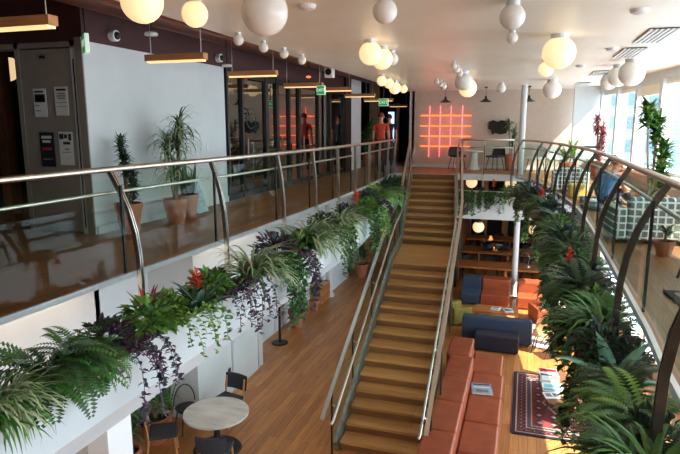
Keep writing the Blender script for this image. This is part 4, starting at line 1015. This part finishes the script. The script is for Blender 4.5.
# ------------------------------------------------------------------ rugs with woven pattern
def rug(label, loc, rz, wd, ln, cols, nx=76, ny=120):
    M = MB(); cx, cy = wd / nx, ln / ny
    for j in range(ny + 1):
        for i in range(nx + 1): M.v.append((-wd / 2 + i * cx, -ln / 2 + j * cy, .022))
    for j in range(ny):
        for i in range(nx):
            a = j * (nx + 1) + i; M.f.append((a, a + 1, a + nx + 2, a + nx + 1))
            e = min(i, j, nx - 1 - i, ny - 1 - j); u = abs(i - (nx - 1) / 2); v = abs(j - (ny - 1) / 2); c = 0
            if e < 3: c = 1
            elif e == 3: c = 3
            elif e < 11:
                k = (i + j) if e in (5, 9) else (i - j); c = 0 if (k % 6 < 2 or (e == 7 and (i + j) % 6 < 4)) else 1
                if e == 7 and (i + j) % 6 == 0: c = 3
            elif e == 11: c = 3
            elif e < 15: c = 2 if (i + j) % 4 < 2 else 1
            elif e == 15: c = 3
            else:
                p, q = (i - 16) % 11, (j - 16) % 13; m = abs(p - 5) + abs(q - 6) * .85
                c = 1 if 3.2 < m < 4.6 else (3 if m < 1.2 else (2 if m < 2.4 else 0))
                big = u / 14 + v / 26
                if .86 < big < 1.0: c = 3
                elif .72 < big <= .86: c = 1
            M.mi.append(c)
    n = len(M.v); M.v += [(-wd / 2, -ln / 2, 0), (wd / 2, -ln / 2, 0), (wd / 2, ln / 2, 0), (-wd / 2, ln / 2, 0)]
    M.f.append((n + 3, n + 2, n + 1, n)); M.mi.append(1)
    o = M.build('patterned_rug', cols); tag(o, label, 'rug', loc=loc, rz=rz); return o
rc = [mat('rug_red', (118, 40, 40), .95, nscale=60), mat('rug_navy', (30, 30, 44), .95, nscale=60), mat('rug_slate', (86, 88, 104), .95, nscale=60), mat('rug_sand', (176, 136, 104), .95, nscale=60)]
rug('dark red patterned rug on the lower floor beside the leather sofa', (.98, 12.45, FZ), 0, 1.92, 3.0, rc)
rug('pale pink patterned rug under the orange cube', (1.15, 16.75, FZ), .08, 1.5, 2.0, [mat('rug_rose', (206, 156, 142), .95, nscale=60), mat('rug_grey', (150, 130, 126), .95, nscale=60), mat('rug_cream', (222, 204, 188), .95, nscale=60), mat('rug_tan', (190, 160, 140), .95, nscale=60)], 50, 66)
rug('dark patterned rug on the right upper gallery', (2.35, 5.3, 0), .12, 1.7, 2.2, rc, 60, 80)

# ------------------------------------------------------------------ lower lounge
def module(label, x0, x1, y0, y1, back, group, bh=.78, sh=.42, m=leather, rz=0, bt=.5):
    cx, cy = (x0 + x1) / 2, (y0 + y1) / 2; t = thing('sofa_module', label, 'sofa', (cx, cy, FZ), rz, group); w_, d_ = (x1 - x0) / 2, (y1 - y0) / 2
    if back == 'W':
        M = MB(); M.rbox(-w_ + bt, w_, -d_, d_, .03, sh, .045); M.build('seat', m, t)
        M = MB(); M.rbox(-w_, -w_ + bt - .01, -d_, d_, .03, bh, .05); M.build('backrest', m, t)
    elif back == 'N':
        M = MB(); M.rbox(-w_, w_, -d_, d_ - bt, .03, sh, .045); M.build('seat', m, t)
        M = MB(); M.rbox(-w_, w_, d_ - bt + .01, d_, .03, bh, .05); M.build('backrest', m, t)
    elif back == 'S':
        M = MB(); M.rbox(-w_, w_, -d_ + bt, d_, .03, sh, .045); M.build('seat', m, t)
        M = MB(); M.rbox(-w_, w_, -d_, -d_ + bt - .01, .03, bh, .06); M.build('backrest', m, t)
    else:
        M = MB(); M.rbox(-w_, w_, -d_, d_, .03, sh, .045); M.build('cushion', m, t)
    for sx in (-1, 1):
        for sy in (-1, 1): M = MB(); M.tube([(sx * (w_ - .08), sy * (d_ - .08), 0), (sx * (w_ - .08), sy * (d_ - .08), .04)], .03, 8); M.build('foot', black, t)
    return t
gm = 'brown leather modules of the long sofa beside the stairs'
ysm = [8.1, 9.28, 10.42, 11.56, 12.72]
for k, lab in enumerate(('nearest brown leather module, cut off at the bottom edge', 'second brown leather module from the viewer beside the stairs', 'third brown leather module from the viewer, just nearer than the magazine', 'fourth brown leather module holding a magazine beside the stairs')):
    module(lab, -1.42 + (.0), -.2, ysm[k] + .012, ysm[k + 1] - .012, 'W', gm, bt=.56)
module('farthest brown leather module beside the stairs', -1.5, -.25, 12.745, 13.9, 'W', gm, bt=.56)
module('dark plum bench in front of the blue sofa back', -1.05, .1, 15.02, 15.55, '', None, m=plum, sh=.46)
sofa('blue_sofa', 'long dark blue sofa seen from behind', (-.5, 16.12, FZ), 0, 1.86, .96, .42, .74, blue, arms=False, th=.34)
gb = 'brown leather modules along the lower dining tables'
module('blue module at the left end of the back sofa row', -1.85, -1.2, 19.05, 20.2, 'N', gb, m=blue)
module('back row brown leather module left of the white column', -1.18, -.24, 19.05, 20.2, 'N', gb)
module('back row brown leather module right of the white column', -.02, .92, 19.05, 20.2, 'N', gb)
module('back row brown leather module half hidden by foliage', .94, 1.88, 19.05, 20.2, 'N', gb)
module('sunlit orange leather ottoman before the back sofa row', .45, 1.0, 17.7, 18.5, '', None, rz=.35, sh=.48)
sofa('mustard_armchair', 'mustard armchair between the stairs and blue sofa', (-1.75, 17.2, FZ), -1.0, .5, .6, .4, .72, mustard, 'armchair')
t = thing('coffee_table', 'low oak table behind the blue sofa', 'table', (-.6, 17.75, FZ)); M = MB(); M.box(-.65, .65, -.35, .35, .3, .36); M.build('tabletop', tablewood, t, bevel=.01)
for sx in (-1, 1):
    for sy in (-1, 1):
        M = MB(); M.box(sx * .58 - .03, sx * .58 + .03, sy * .28 - .03, sy * .28 + .03, 0, .3); M.build('leg', tablewood, t)
def magazine(label, loc, rz, base, bits, group='magazines', w=.26, h=.36, th=.018):
    t = thing('magazine', label, 'magazine', loc, rz, group)
    M = MB(); M.box(-w / 2, w / 2, -h / 2, h / 2, 0, th); M.build('pages', paper, t)
    M = MB(); M.box(-w / 2, w / 2, -h / 2, h / 2, th, th + .002); M.build('cover', base, t)
    for (x0, x1, y0, y1, m) in bits:
        M = MB(); M.box(x0 * w, x1 * w, y0 * h, y1 * h, th + .002, th + .004); M.build('printed_block', m, t)
z0 = FZ + .36
magazine('magazine on the low oak table behind the blue sofa', (-.25, 17.7, z0), .3, paper, [(-.4, .4, -.3, .3, skyp), (-.3, .1, -.1, .2, navy)])
magazine('striped magazine on the low oak table, left of the other', (-.62, 17.75, z0), -.2, paper, [(-.4, .4, .1, .4, redp), (-.4, .4, -.4, -.1, skyp)])
zs_ = FZ + .42
magazine('grey-blue magazine lying on the leather sofa seat', (-.62, 11.85, zs_), .15, mat('grey_blue_print', (140, 160, 176), .5), [(-.4, .4, .3, .42, navy), (-.4, .4, .05, .15, paper), (-.3, .3, -.35, -.1, gtxt)], w=.42, h=.5)
# walnut slab table on the rug
t = thing('slab_table', 'free-form walnut coffee table on the dark red rug', 'table', (.98, 12.55, FZ + .022))
rg = random.Random(4); ring = []
for k in range(36):
    a = 2 * pi * k / 36; r = 1 + .08 * sin(3 * a + 1) + .05 * sin(5 * a); ring.append((.44 * r * cos(a), .92 * r * sin(a)))
M = MB(); M.poly(ring, .32, .38, 0, 0, 0); M.build('tabletop', dwood, t, bevel=.012)
for sx, sy in ((-1, -1), (1, -1), (-1, 1), (1, 1)):
    M = MB(); M.tube([(sx * .22, sy * .5, .32), (sx * .3, sy * .62, 0)], .02, 8); M.build('leg', black, t)
zt = FZ + .022 + .38; gmz = 'magazines on the walnut coffee table'
magazine('red-headed magazine at the far end of the walnut table', (.76, 13.2, zt), .05, paper, [(-.45, .45, .0, .45, redp), (-.3, .3, .15, .3, paper)], gmz, .4, .4)
magazine('green-grey magazine in the middle of the walnut table', (.78, 12.85, zt + .0), -.08, mat('sage_print', (150, 170, 150), .5), [(-.4, .0, -.3, .3, paper), (.05, .4, -.2, .4, gtxt)], gmz, .4, .42)
magazine('blue and white magazine nearest on the walnut table stack', (.82, 12.42, zt), .04, paper, [(-.45, .45, -.48, -.2, skyp), (-.4, .4, -.1, .3, mat('teal_print', (110, 180, 180), .5))], gmz, .42, .42)
magazine('open white booklet at the left edge of walnut table', (.8, 12.02, zt), .25, paper, [(-.4, -.05, -.3, .3, gtxt), (.05, .4, -.3, .3, gtxt)], gmz, .34, .26)
t = thing('dish', 'small round amber dish on the walnut table', 'dish', (1.1, 11.95, zt)); M = MB(); M.lathe([(.05, 0), (.11, .05), (.12, .06), (.1, .05), (.045, .012)], n=20, cap0=True, cap1=True); M.build('bowl', mustard, t)
# wicker chairs with thin legs, cube, stool
for (x, y, r, lab) in ((.72, 15.5, .3, 'thin-legged cane chair behind the dark red rug, left one'), (1.28, 15.15, -.5, 'thin-legged cane chair behind the dark red rug, right one')):
    t = shell_chair(lab, (x, y, FZ), r + 2.6, mat('cane', (190, 140, 96), .6), 'cane chairs', black)
M = MB(); M.rbox(-.19, .19, -.19, .19, 0, .4, .03); tag(M.build('cube_stool', mat('bright_orange', (236, 120, 30), .6)), 'bright orange cube stool on the pale pink rug', 'stool', loc=(1.02, 16.95, FZ + .022))
t = thing('side_table', 'small round white side table beside the sunlit ottoman', 'table', (1.2, 18.1, FZ)); M = MB(); M.lathe([(.24, .5), (.25, .53)], n=28, cap0=True, cap1=True); M.build('tabletop', plaster, t)
M = MB(); M.tube([(0, 0, 0), (0, 0, .5)], .03, 10); M.lathe([(.16, 0), (.15, .02)], n=24, cap0=True, cap1=True); M.build('pedestal', plaster, t)
M = MB(); M.lathe([(.17, 0), (.19, .1), (.19, .36), (.16, .38)], n=24, cap0=True, cap1=True); tag(M.build('drum_stool', mustard), 'mustard drum stool beside the orange cube', 'stool', loc=(1.35, 17.4, FZ + .022))
t = thing('rubber_plant', 'pale broad-leaved plant in white pot on the side table', 'potted plant', (1.2, 18.1, FZ + .53)); pot_parts(t, .13, .2, plaster); M = MB(); rg = random.Random(31)
for k in range(34): d = rdir(rg, .6); leaf(M, tuple(Vector((0, 0, .35)) + d * .2 * rg.random()), d, (0, 0, 1), .2, .07, k % 2)
M.build('foliage', [L_blue, L_mid], t); M = MB(); M.tube([(0, 0, .17), (.02, 0, .45)], .014, 6); M.build('stem', stemg, t)
# dining tables of the lower level
def bench_table(label, y0, y1, group='long oak tables of the lower level', x0=-2.35, x1=1.45, h=.86):
    t = thing('long_table', label, 'table', ((x0 + x1) / 2, (y0 + y1) / 2, FZ), group=group); w_, d_ = (x1 - x0) / 2, (y1 - y0) / 2
    M = MB(); M.box(-w_, w_, -d_, d_, h - .07, h); M.build('tabletop', tablewood, t, bevel=.01)
    for sx in (-1, 0, 1):
        for sy in (-1, 1):
            M = MB(); M.box(sx * (w_ - .1) - .04, sx * (w_ - .1) + .04, sy * (d_ - .12) - .04, sy * (d_ - .12) + .04, 0, h - .07); M.build('leg', black if sx else wood, t)
bench_table('nearest long oak table behind the leather sofas', 21.0, 22.1); bench_table('middle long oak table of the lower level', 23.6, 24.8); bench_table('farthest long oak table by the dark back wall', 26.4, 27.4)
first = None; names = ('nearest', 'middle', 'farthest'); cols_ = ('first', 'second', 'third', 'fourth')
for r, y in enumerate((22.55, 25.3, 27.85)):
    for q, x in enumerate((-1.9, -1.0, .3, 1.05)):
        lab = 'black dining chair behind the %s long table, %s from the left' % (names[r], cols_[q])
        if first is None: first = shell_chair(lab, (x, y, FZ), pi, black, 'black chairs at the long tables')
        else: dup(first, (x, y, FZ), pi, lab, 'black chairs at the long tables')
t = thing('laptop', 'black laptop open on the middle long table', 'laptop', (-1.3, 24.0, FZ + .86), pi - .3); M = MB(); M.box(-.2, .2, -.14, .14, 0, .02); M.build('keyboard_base', black, t)
M = MB(); M.add([(-.2, -.14, .02), (.2, -.14, .02), (.2, -.24, .28), (-.2, -.24, .28), (-.2, -.155, .02), (.2, -.155, .02), (.2, -.255, .28), (-.2, -.255, .28)], [(0, 1, 2, 3), (7, 6, 5, 4), (0, 4, 5, 1), (2, 6, 7, 3), (0, 3, 7, 4), (1, 5, 6, 2)]); M.build('screen', black, t)
M = MB(); M.rbox(-.3, .3, -.12, .12, 0, .24, .06); tag(M.build('black_bag', black), 'black bag lying on the middle long table', 'bag', loc=(-.7, 24.3, FZ + .86))
t = thing('desk_lamp', 'small lamp with a curved arm on the nearest long table', 'lamp', (.3, 21.6, FZ + .86)); M = MB(); M.lathe([(.12, 0), (.11, .03)], n=18, cap0=True, cap1=True); M.build('base', steel, t)
M = MB(); M.tube([(0, 0, .03), (.05, 0, .3), (-.02, 0, .5), (-.18, 0, .52)], .012, 6); M.build('arm', steel, t); M = MB(); M.lathe([(.1, -.06), (.05, .04)], (-.2, 0, .5), 16, cap1=True); M.build('lamp_shade', darksteel, t)
for (x, y, lab) in ((-1.51, 21.5, 'lit globe lamp over the nearest long table, left one'), (.47, 21.5, 'lit globe lamp over the nearest long table, right one by foliage')):
    globe((x, y, -2.06), .21, True, lab, 'lit globes of the lower level', 1.66)
for (x, y, lab) in ((-1.77, 20.9, 'lit globe glimpsed behind the far planter, left one'), (-.42, 20.9, 'lit globe glimpsed behind the far planter, right one')):
    globe((x, y, -.36), .2, True, lab, 'lit globes below the far landing', .03)

# ------------------------------------------------------------------ lower left
t = pedestal('round pale marble table under the left gallery', (-5.2, 8.72, FZ), .6, .74, marble, .1, black)
def dining_chair(label, loc, rz, group='charcoal dining chairs at the round table'):
    t = thing('dining_chair', label, 'chair', loc, rz, group)
    M = MB(); M.rbox(-.25, .25, -.24, .25, .46, .53, .03); M.build('seat', charcoal, t)
    M = MB()
    rings = [[(x, -.26 - .05 * q - .05 * (1 - (x / .26) ** 2) + o, .6 + q * .3) for x in [(-.26 + .52 * j / 8) for j in range(9)] for o in (0,)] for q in (0, .5, 1)]
    M.rings(rings, 0, False); M.rings([[(x, y - .04, z) for x, y, z in r] for r in rings][::-1], 0, False); M.rings([rings[-1], [(x, y - .04, z) for x, y, z in rings[-1]]], 0, False); M.build('backrest', charcoal, t)
    for sx in (-1, 1):
        M = MB(); M.tube([(sx * .21, .2, .46), (sx * .23, .24, 0)], .02, 8); M.build('leg', wood, t)
        M = MB(); M.tube([(sx * .23, -.29, .85), (sx * .22, -.24, .46), (sx * .24, -.3, 0)], .02, 8); M.build('leg', wood, t)
    M = MB(); M.tube([(-.21, .2, .42), (.21, .2, .42)], .015, 6); M.tube([(-.21, -.24, .42), (.21, -.24, .42)], .015, 6); M.build('stretcher', wood, t)
    return t
c0 = dining_chair('charcoal chair with oak legs, nearest in front of the round table', (-4.78, 7.98, FZ), .25)
dup(c0, (-6.0, 8.2, FZ), -1.0, 'charcoal chair with oak legs left of the round table')
dup(c0, (-5.5, 9.65, FZ), 2.95, 'charcoal chair with oak legs behind the round table')
t = thing('hoop_chair', 'chair with a thin curved metal back behind the round table', 'chair', (-6.1, 9.15, FZ), -2.2)
M = MB(); M.lathe([(.22, .44), (.24, .48), (.2, .5)], n=24, cap0=True, cap1=True); M.build('seat', charcoal, t)
M = MB(); M.tube([(.22 * cos(a), -.15 + .0 * a, .5 + .4 * sin(a)) for a in [pi * k / 12 for k in range(13)]], .012, 6); M.build('hoop_back', darksteel, t)
for sx in (-1, 1):
    for sy in (-1, 1):
        M = MB(); M.tube([(sx * .14, sy * .14, .45), (sx * .2, sy * .2, 0)], .012, 6); M.build('leg', darksteel, t)
gp = 'potted plants of the lower level'
dracaena('ficus', 'dark plant in terracotta pot nearest the white pier', (-6.25, 7.55, FZ), .2, .45, (1.1, .8, 1.35), .1, .24, .035, 50, (L_dark, L_mid), (-.2, 1.2), (.5, 1.2), group=gp, seed_=41, down=.4)
dracaena('palm', 'arching plant in a wide terracotta pot behind the round table', (-6.45, 8.6, FZ), .28, .52, (.9, 1.15), .1, .42, .02, 60, (L_mid, L_dark), (.3, 1.4), (1.0, 2.0), group=gp, seed_=42, down=.3)
t = thing('snake_plant', 'tall dark snake plant behind the round table', 'potted plant', (-6.6, 9.1, FZ), group=gp); pot_parts(t, .17, .4); snake(t, 24, (.36, (.8, 1.3)), random.Random(43))
dracaena('peace_lily', 'dark-leaved plant in terracotta pot behind the dispenser stand', (-6.28, 15.3, FZ), .23, .5, (.7, .9, .6), .08, .42, .045, 34, (L_dark, L_ink), (.3, 1.4), (.6, 1.4), group=gp, seed_=44, down=.2)
dracaena('small_ficus', 'smaller terracotta potted plant farther along the passage wall', (-6.3, 16.9, FZ), .17, .36, (.6, .75), .06, .3, .03, 30, (L_mid, L_dark), (.3, 1.4), (.6, 1.4), group=gp, seed_=45, down=.2)
dracaena('potted_palm', 'terracotta potted plant at the far end of the lower passage', (-5.95, 21.4, FZ), .26, .56, (1.0, 1.3), .08, .45, .03, 40, (L_dark, L_mid), (.3, 1.4), (.6, 1.6), group=gp, seed_=46, down=.3)
t = thing('dispenser_stand', 'black sanitizer dispenser stand on the lower floor', 'dispenser', (-6.22, 13.95, FZ))
M = MB(); M.lathe([(.23, 0), (.23, .02), (.2, .035)], n=28, cap0=True, cap1=True); M.build('base', black, t)
M = MB(); M.tube([(0, 0, .03), (0, 0, 1.15)], .035, 12); M.build('pole', black, t)
M = MB(); M.rbox(-.13, .13, -.1, .1, 1.12, 1.42, .03); M.box(-.1, .1, -.14, .1, 1.08, 1.12); M.build('dispenser_box', black, t)
t = thing('low_cabinet', 'low oak cabinet against the passage wall', 'cabinet', (-6.48, 18.0, FZ)); M = MB(); M.box(-.2, .2, -.45, .45, .0, .62); M.build('body', wood, t, bevel=.01)
for z in (.08, .36):
    M = MB(); M.box(.2, .215, -.42, .42, z, z + .22); M.build('drawer', tablewood, t)
for (x, y, z, lab) in ((-6.04, 10.75, FZ + .55, 'dark wall outlet on the white lower wall'), (-6.69, 13.0, FZ + .4, 'small outlet with a cable on the passage wall')):
    M = MB(); M.box(0, .02, -.04, .04, -.08, .08); tag(M.build('wall_outlet', darksteel), lab, 'outlet', loc=(x, y, z))

# ------------------------------------------------------------------ people
def person(label, loc, rz, h, J, shirt, pants, hair=hairm, name='person', group=None, cap=None, long=False):
    t = thing(name, label, 'person', loc, rz, group)
    verts = []; edges = []; idx = {}; rad = []; reg = []
    def v(k, p, r, par=None, rg_='skin'):
        idx[k] = len(verts); verts.append(Vector(p) * h * S); rad.append((r[0] * h * S, r[1] * h * S) if isinstance(r, tuple) else (r * h * S, r * h * S)); reg.append(rg_)
        if par: edges.append((idx[par], idx[k]))
    j = J
    v('pelvis', j['pelvis'], (.078, .06), None, 'pants')
    v('waist', j['waist'], (.07, .052), 'pelvis', 'shirt'); v('chest', j['chest'], (.086, .06), 'waist', 'shirt'); v('collar', j['collar'], (.05, .042), 'chest', 'shirt')
    v('neck', j['neck'], .028, 'collar'); v('head', j['head'], (.044, .052), 'neck'); v('crown', j['crown'], (.036, .042), 'head')
    for s_ in ('l', 'r'):
        v('sh' + s_, j['sh' + s_], .036, 'chest', 'shirt'); v('el' + s_, j['el' + s_], .025, 'sh' + s_, 'skin'); v('wr' + s_, j['wr' + s_], .016, 'el' + s_); 
        hd = Vector(j['ha' + s_]); d = (hd - Vector(j['wr' + s_])).normalized(); v('pa' + s_, hd, (.02, .012), 'wr' + s_)
        side = d.cross(Vector((0, 0, 1)) if abs(d.z) < .8 else Vector((1, 0, 0))).normalized()
        for q, (o, L) in enumerate(((-.014, .036), (-.005, .042), (.005, .04), (.014, .032))):
            v('f%d%s' % (q, s_), hd + side * o + d * .016, .0055, 'pa' + s_); v('g%d%s' % (q, s_), hd + side * o + d * (.016 + L) + Vector((0, .006, 0)), .0045, 'f%d%s' % (q, s_))
        v('th' + s_, hd + side * -.026 + d * .004, .0055, 'pa' + s_); v('ti' + s_, hd + side * -.034 + d * .026, .005, 'th' + s_)
        v('hi' + s_, j['hi' + s_], .05, 'pelvis', 'pants'); v('kn' + s_, j['kn' + s_], .036, 'hi' + s_, 'pants'); v('an' + s_, j['an' + s_], .023, 'kn' + s_, 'pants')
        v('he' + s_, Vector(j['an' + s_]) + Vector((0, -.012, -.022)), .02, 'an' + s_, 'shoe'); v('to' + s_, Vector(j['an' + s_]) + Vector((0, .085, -.028)), (.02, .014), 'an' + s_, 'shoe')
    me = bpy.data.meshes.new('body'); me.from_pydata(verts, edges, []); ob = bpy.data.objects.new('body_tmp', me); COL.objects.link(ob)
    sk = ob.modifiers.new('skin', 'SKIN'); sk.use_smooth_shade = True; ob.modifiers.new('sub', 'SUBSURF').levels = 2
    for i, sv in enumerate(me.skin_vertices[0].data): sv.radius = rad[i]; sv.use_root = (i == 0)
    dg = bpy.context.evaluated_depsgraph_get(); dg.update(); m2 = bpy.data.meshes.new_from_object(ob.evaluated_get(dg))
    bpy.data.objects.remove(ob)
    m2.materials.clear()
    for q in (skinm, shirt, pants, black): m2.materials.append(q)
    seg = [(verts[a], verts[b], reg[b]) for a, b in edges]
    sl = {}
    for s_ in ('l', 'r'): sl[s_] = (verts[idx['sh' + s_]], verts[idx['el' + s_]])
    for p in m2.polygons:
        c = p.center; best = (1e9, 'skin')
        for a, b, r in seg:
            ab = b - a; tt = max(0, min(1, (c - a).dot(ab) / ab.length_squared)); d = (c - (a + ab * tt)).length
            if r == 'skin' and any((a - sl[q][0]).length < 1e-6 for q in sl): r = 'shirt' if tt < .62 else 'skin'
            if d < best[0]: best = (d, r)
        p.material_index = {'skin': 0, 'shirt': 1, 'pants': 2, 'shoe': 3}[best[1]]; p.use_smooth = True
    o = bpy.data.objects.new('body', m2); COL.objects.link(o); o.parent = t
    hd, cr = Vector(j['head']) * h, Vector(j['crown']) * h; up = (cr - hd).normalized(); fw = Vector(j.get('face', (0, 1, 0))).normalized(); rt = fw.cross(up).normalized()
    M = MB(); rings = []
    for k in range(9):
        th = pi * .62 * k / 8; r = .062 * h * sin(th) * (1.0 if k < 8 else .9)
        rings.append([tuple(hd + up * (.018 * h + .058 * h * cos(th)) - fw * (.010 * h + (.03 * h * max(0, -cos(th)))) + rt * r * .86 * cos(a) + fw * r * (1.0 if sin(a) < 0 else .86 * (1 - .75 * (k / 8) ** 1.5)) * sin(a)) for a in [2 * pi * q / 20 for q in range(20)]])
    M.rings(rings, 0, True); M.build('hair', hair, o, smooth=True)
    for sgn in (-1, 1):
        M = MB(); M.sphere(tuple(hd + fw * .05 * h + rt * sgn * .018 * h + up * .006 * h), .006 * h, 8); M.build('eye', black, o)
        M = MB(); M.sphere(tuple(hd + rt * sgn * .05 * h - up * .002 * h), .013 * h, 10); M.build('ear', skinm, o, smooth=True)
    M = MB(); M.tube([tuple(hd + fw * .05 * h + up * .006 * h), tuple(hd + fw * .066 * h - up * .012 * h), tuple(hd + fw * .05 * h - up * .016 * h)], [.004 * h, .008 * h, .005 * h], 8); M.build('nose', skinm, o, smooth=True)
    M = MB(); M.box(-.014 * h, .014 * h, 0, .004 * h, -.002 * h, .002 * h); M.v = [tuple(hd + rt * x + fw * (.051 * h + y) + up * (z - .03 * h)) for x, y, z in M.v]; M.build('mouth', mat('lips', (150, 70, 64), .5), o)
    return t
STAND = dict(pelvis=(0, 0, .53), waist=(0, 0, .61), chest=(0, .002, .73), collar=(0, 0, .805), neck=(0, .004, .855), head=(0, .012, .915), crown=(0, .01, .958),
 shl=(-.105, 0, .79), ell=(-.13, -.012, .64), wrl=(-.135, .03, .5), hal=(-.137, .045, .455), shr=(.105, 0, .79), elr=(.13, -.012, .64), wrr=(.135, .03, .5), har=(.137, .045, .455),
 hil=(-.046, 0, .5), knl=(-.05, .045, .28), anl=(-.05, .02, .048), hir=(.046, 0, .5), knr=(.05, -.005, .28), anr=(.052, -.06, .05))
SIT = dict(pelvis=(0, 0, .10), waist=(0, .02, .18), chest=(0, .075, .29), collar=(0, .115, .355), neck=(0, .15, .395), head=(0, .185, .44), crown=(0, .195, .485), face=(0, .8, -.5),
 shl=(-.1, .1, .34), ell=(-.13, .16, .22), wrl=(-.09, .26, .2), hal=(-.065, .295, .205), shr=(.1, .1, .34), elr=(.13, .16, .22), wrr=(.09, .26, .2), har=(.065, .295, .205),
 hil=(-.05, .03, .10), knl=(-.09, .2, .21), anl=(-.075, .33, .05), hir=(.05, .03, .10), knr=(.09, .2, .21), anr=(.075, .33, .05))
denim = mat('dark_denim', (34, 38, 50), .9); orange = mat('orange_red_shirt', (214, 72, 48), .85); navyc = mat('navy_cloth', (34, 36, 52), .9); bluec = mat('blue_shirt', (84, 132, 190), .85)
person('person in an orange-red shirt walking away in the left gallery', (-4.78, 19.55, 0), 0, 2.1, STAND, orange, denim, mat('reddish_hair', (130, 50, 38), .6))
person('person in dark navy clothes at the corridor entrance', (-5.15, 22.4, 0), .2, 2.1, STAND, navyc, navyc)
def seat_block(label, loc, rz):
    M = MB(); M.rbox(-.28, .28, -.28, .2, 0, .10, .04); tag(M.build('floor_cushion', greyfab), label, 'cushion', loc=loc, rz=rz)
seat_block('grey floor cushion under the blue-shirted person', (1.48, 12.3, 0), -.9)
person('seated person in a blue shirt bending forward behind the railing', (1.48, 12.3, 0), -.9, 1.95, SIT, bluec, navyc, mat('light_hair', (190, 150, 100), .6))
seat_block('grey floor cushion under the dark-haired person', (1.47, 13.5, 0), -1.6)
person('seated dark-haired person in black behind the blue-shirted one', (1.47, 13.5, 0), -1.6, 1.95, SIT, black, denim)
# lit doorway at the corridor end
M = MB(); M.box(-.2, .2, -.04, 0, .0, 2.4); d = M.build('door_20', darksteel); struct(d, 'narrow door at the end of the left corridor'); d.location = (-6.05 * S, 26.78 * S, 0)
M = MB(); M.box(-.14, .14, -.05, -.04, .85, 2.25); M.build('lit_pane', mat('cool_lit_glass', (200, 225, 255), .4, emit=(170, 205, 255), estr=1.6, noise=.01), d)
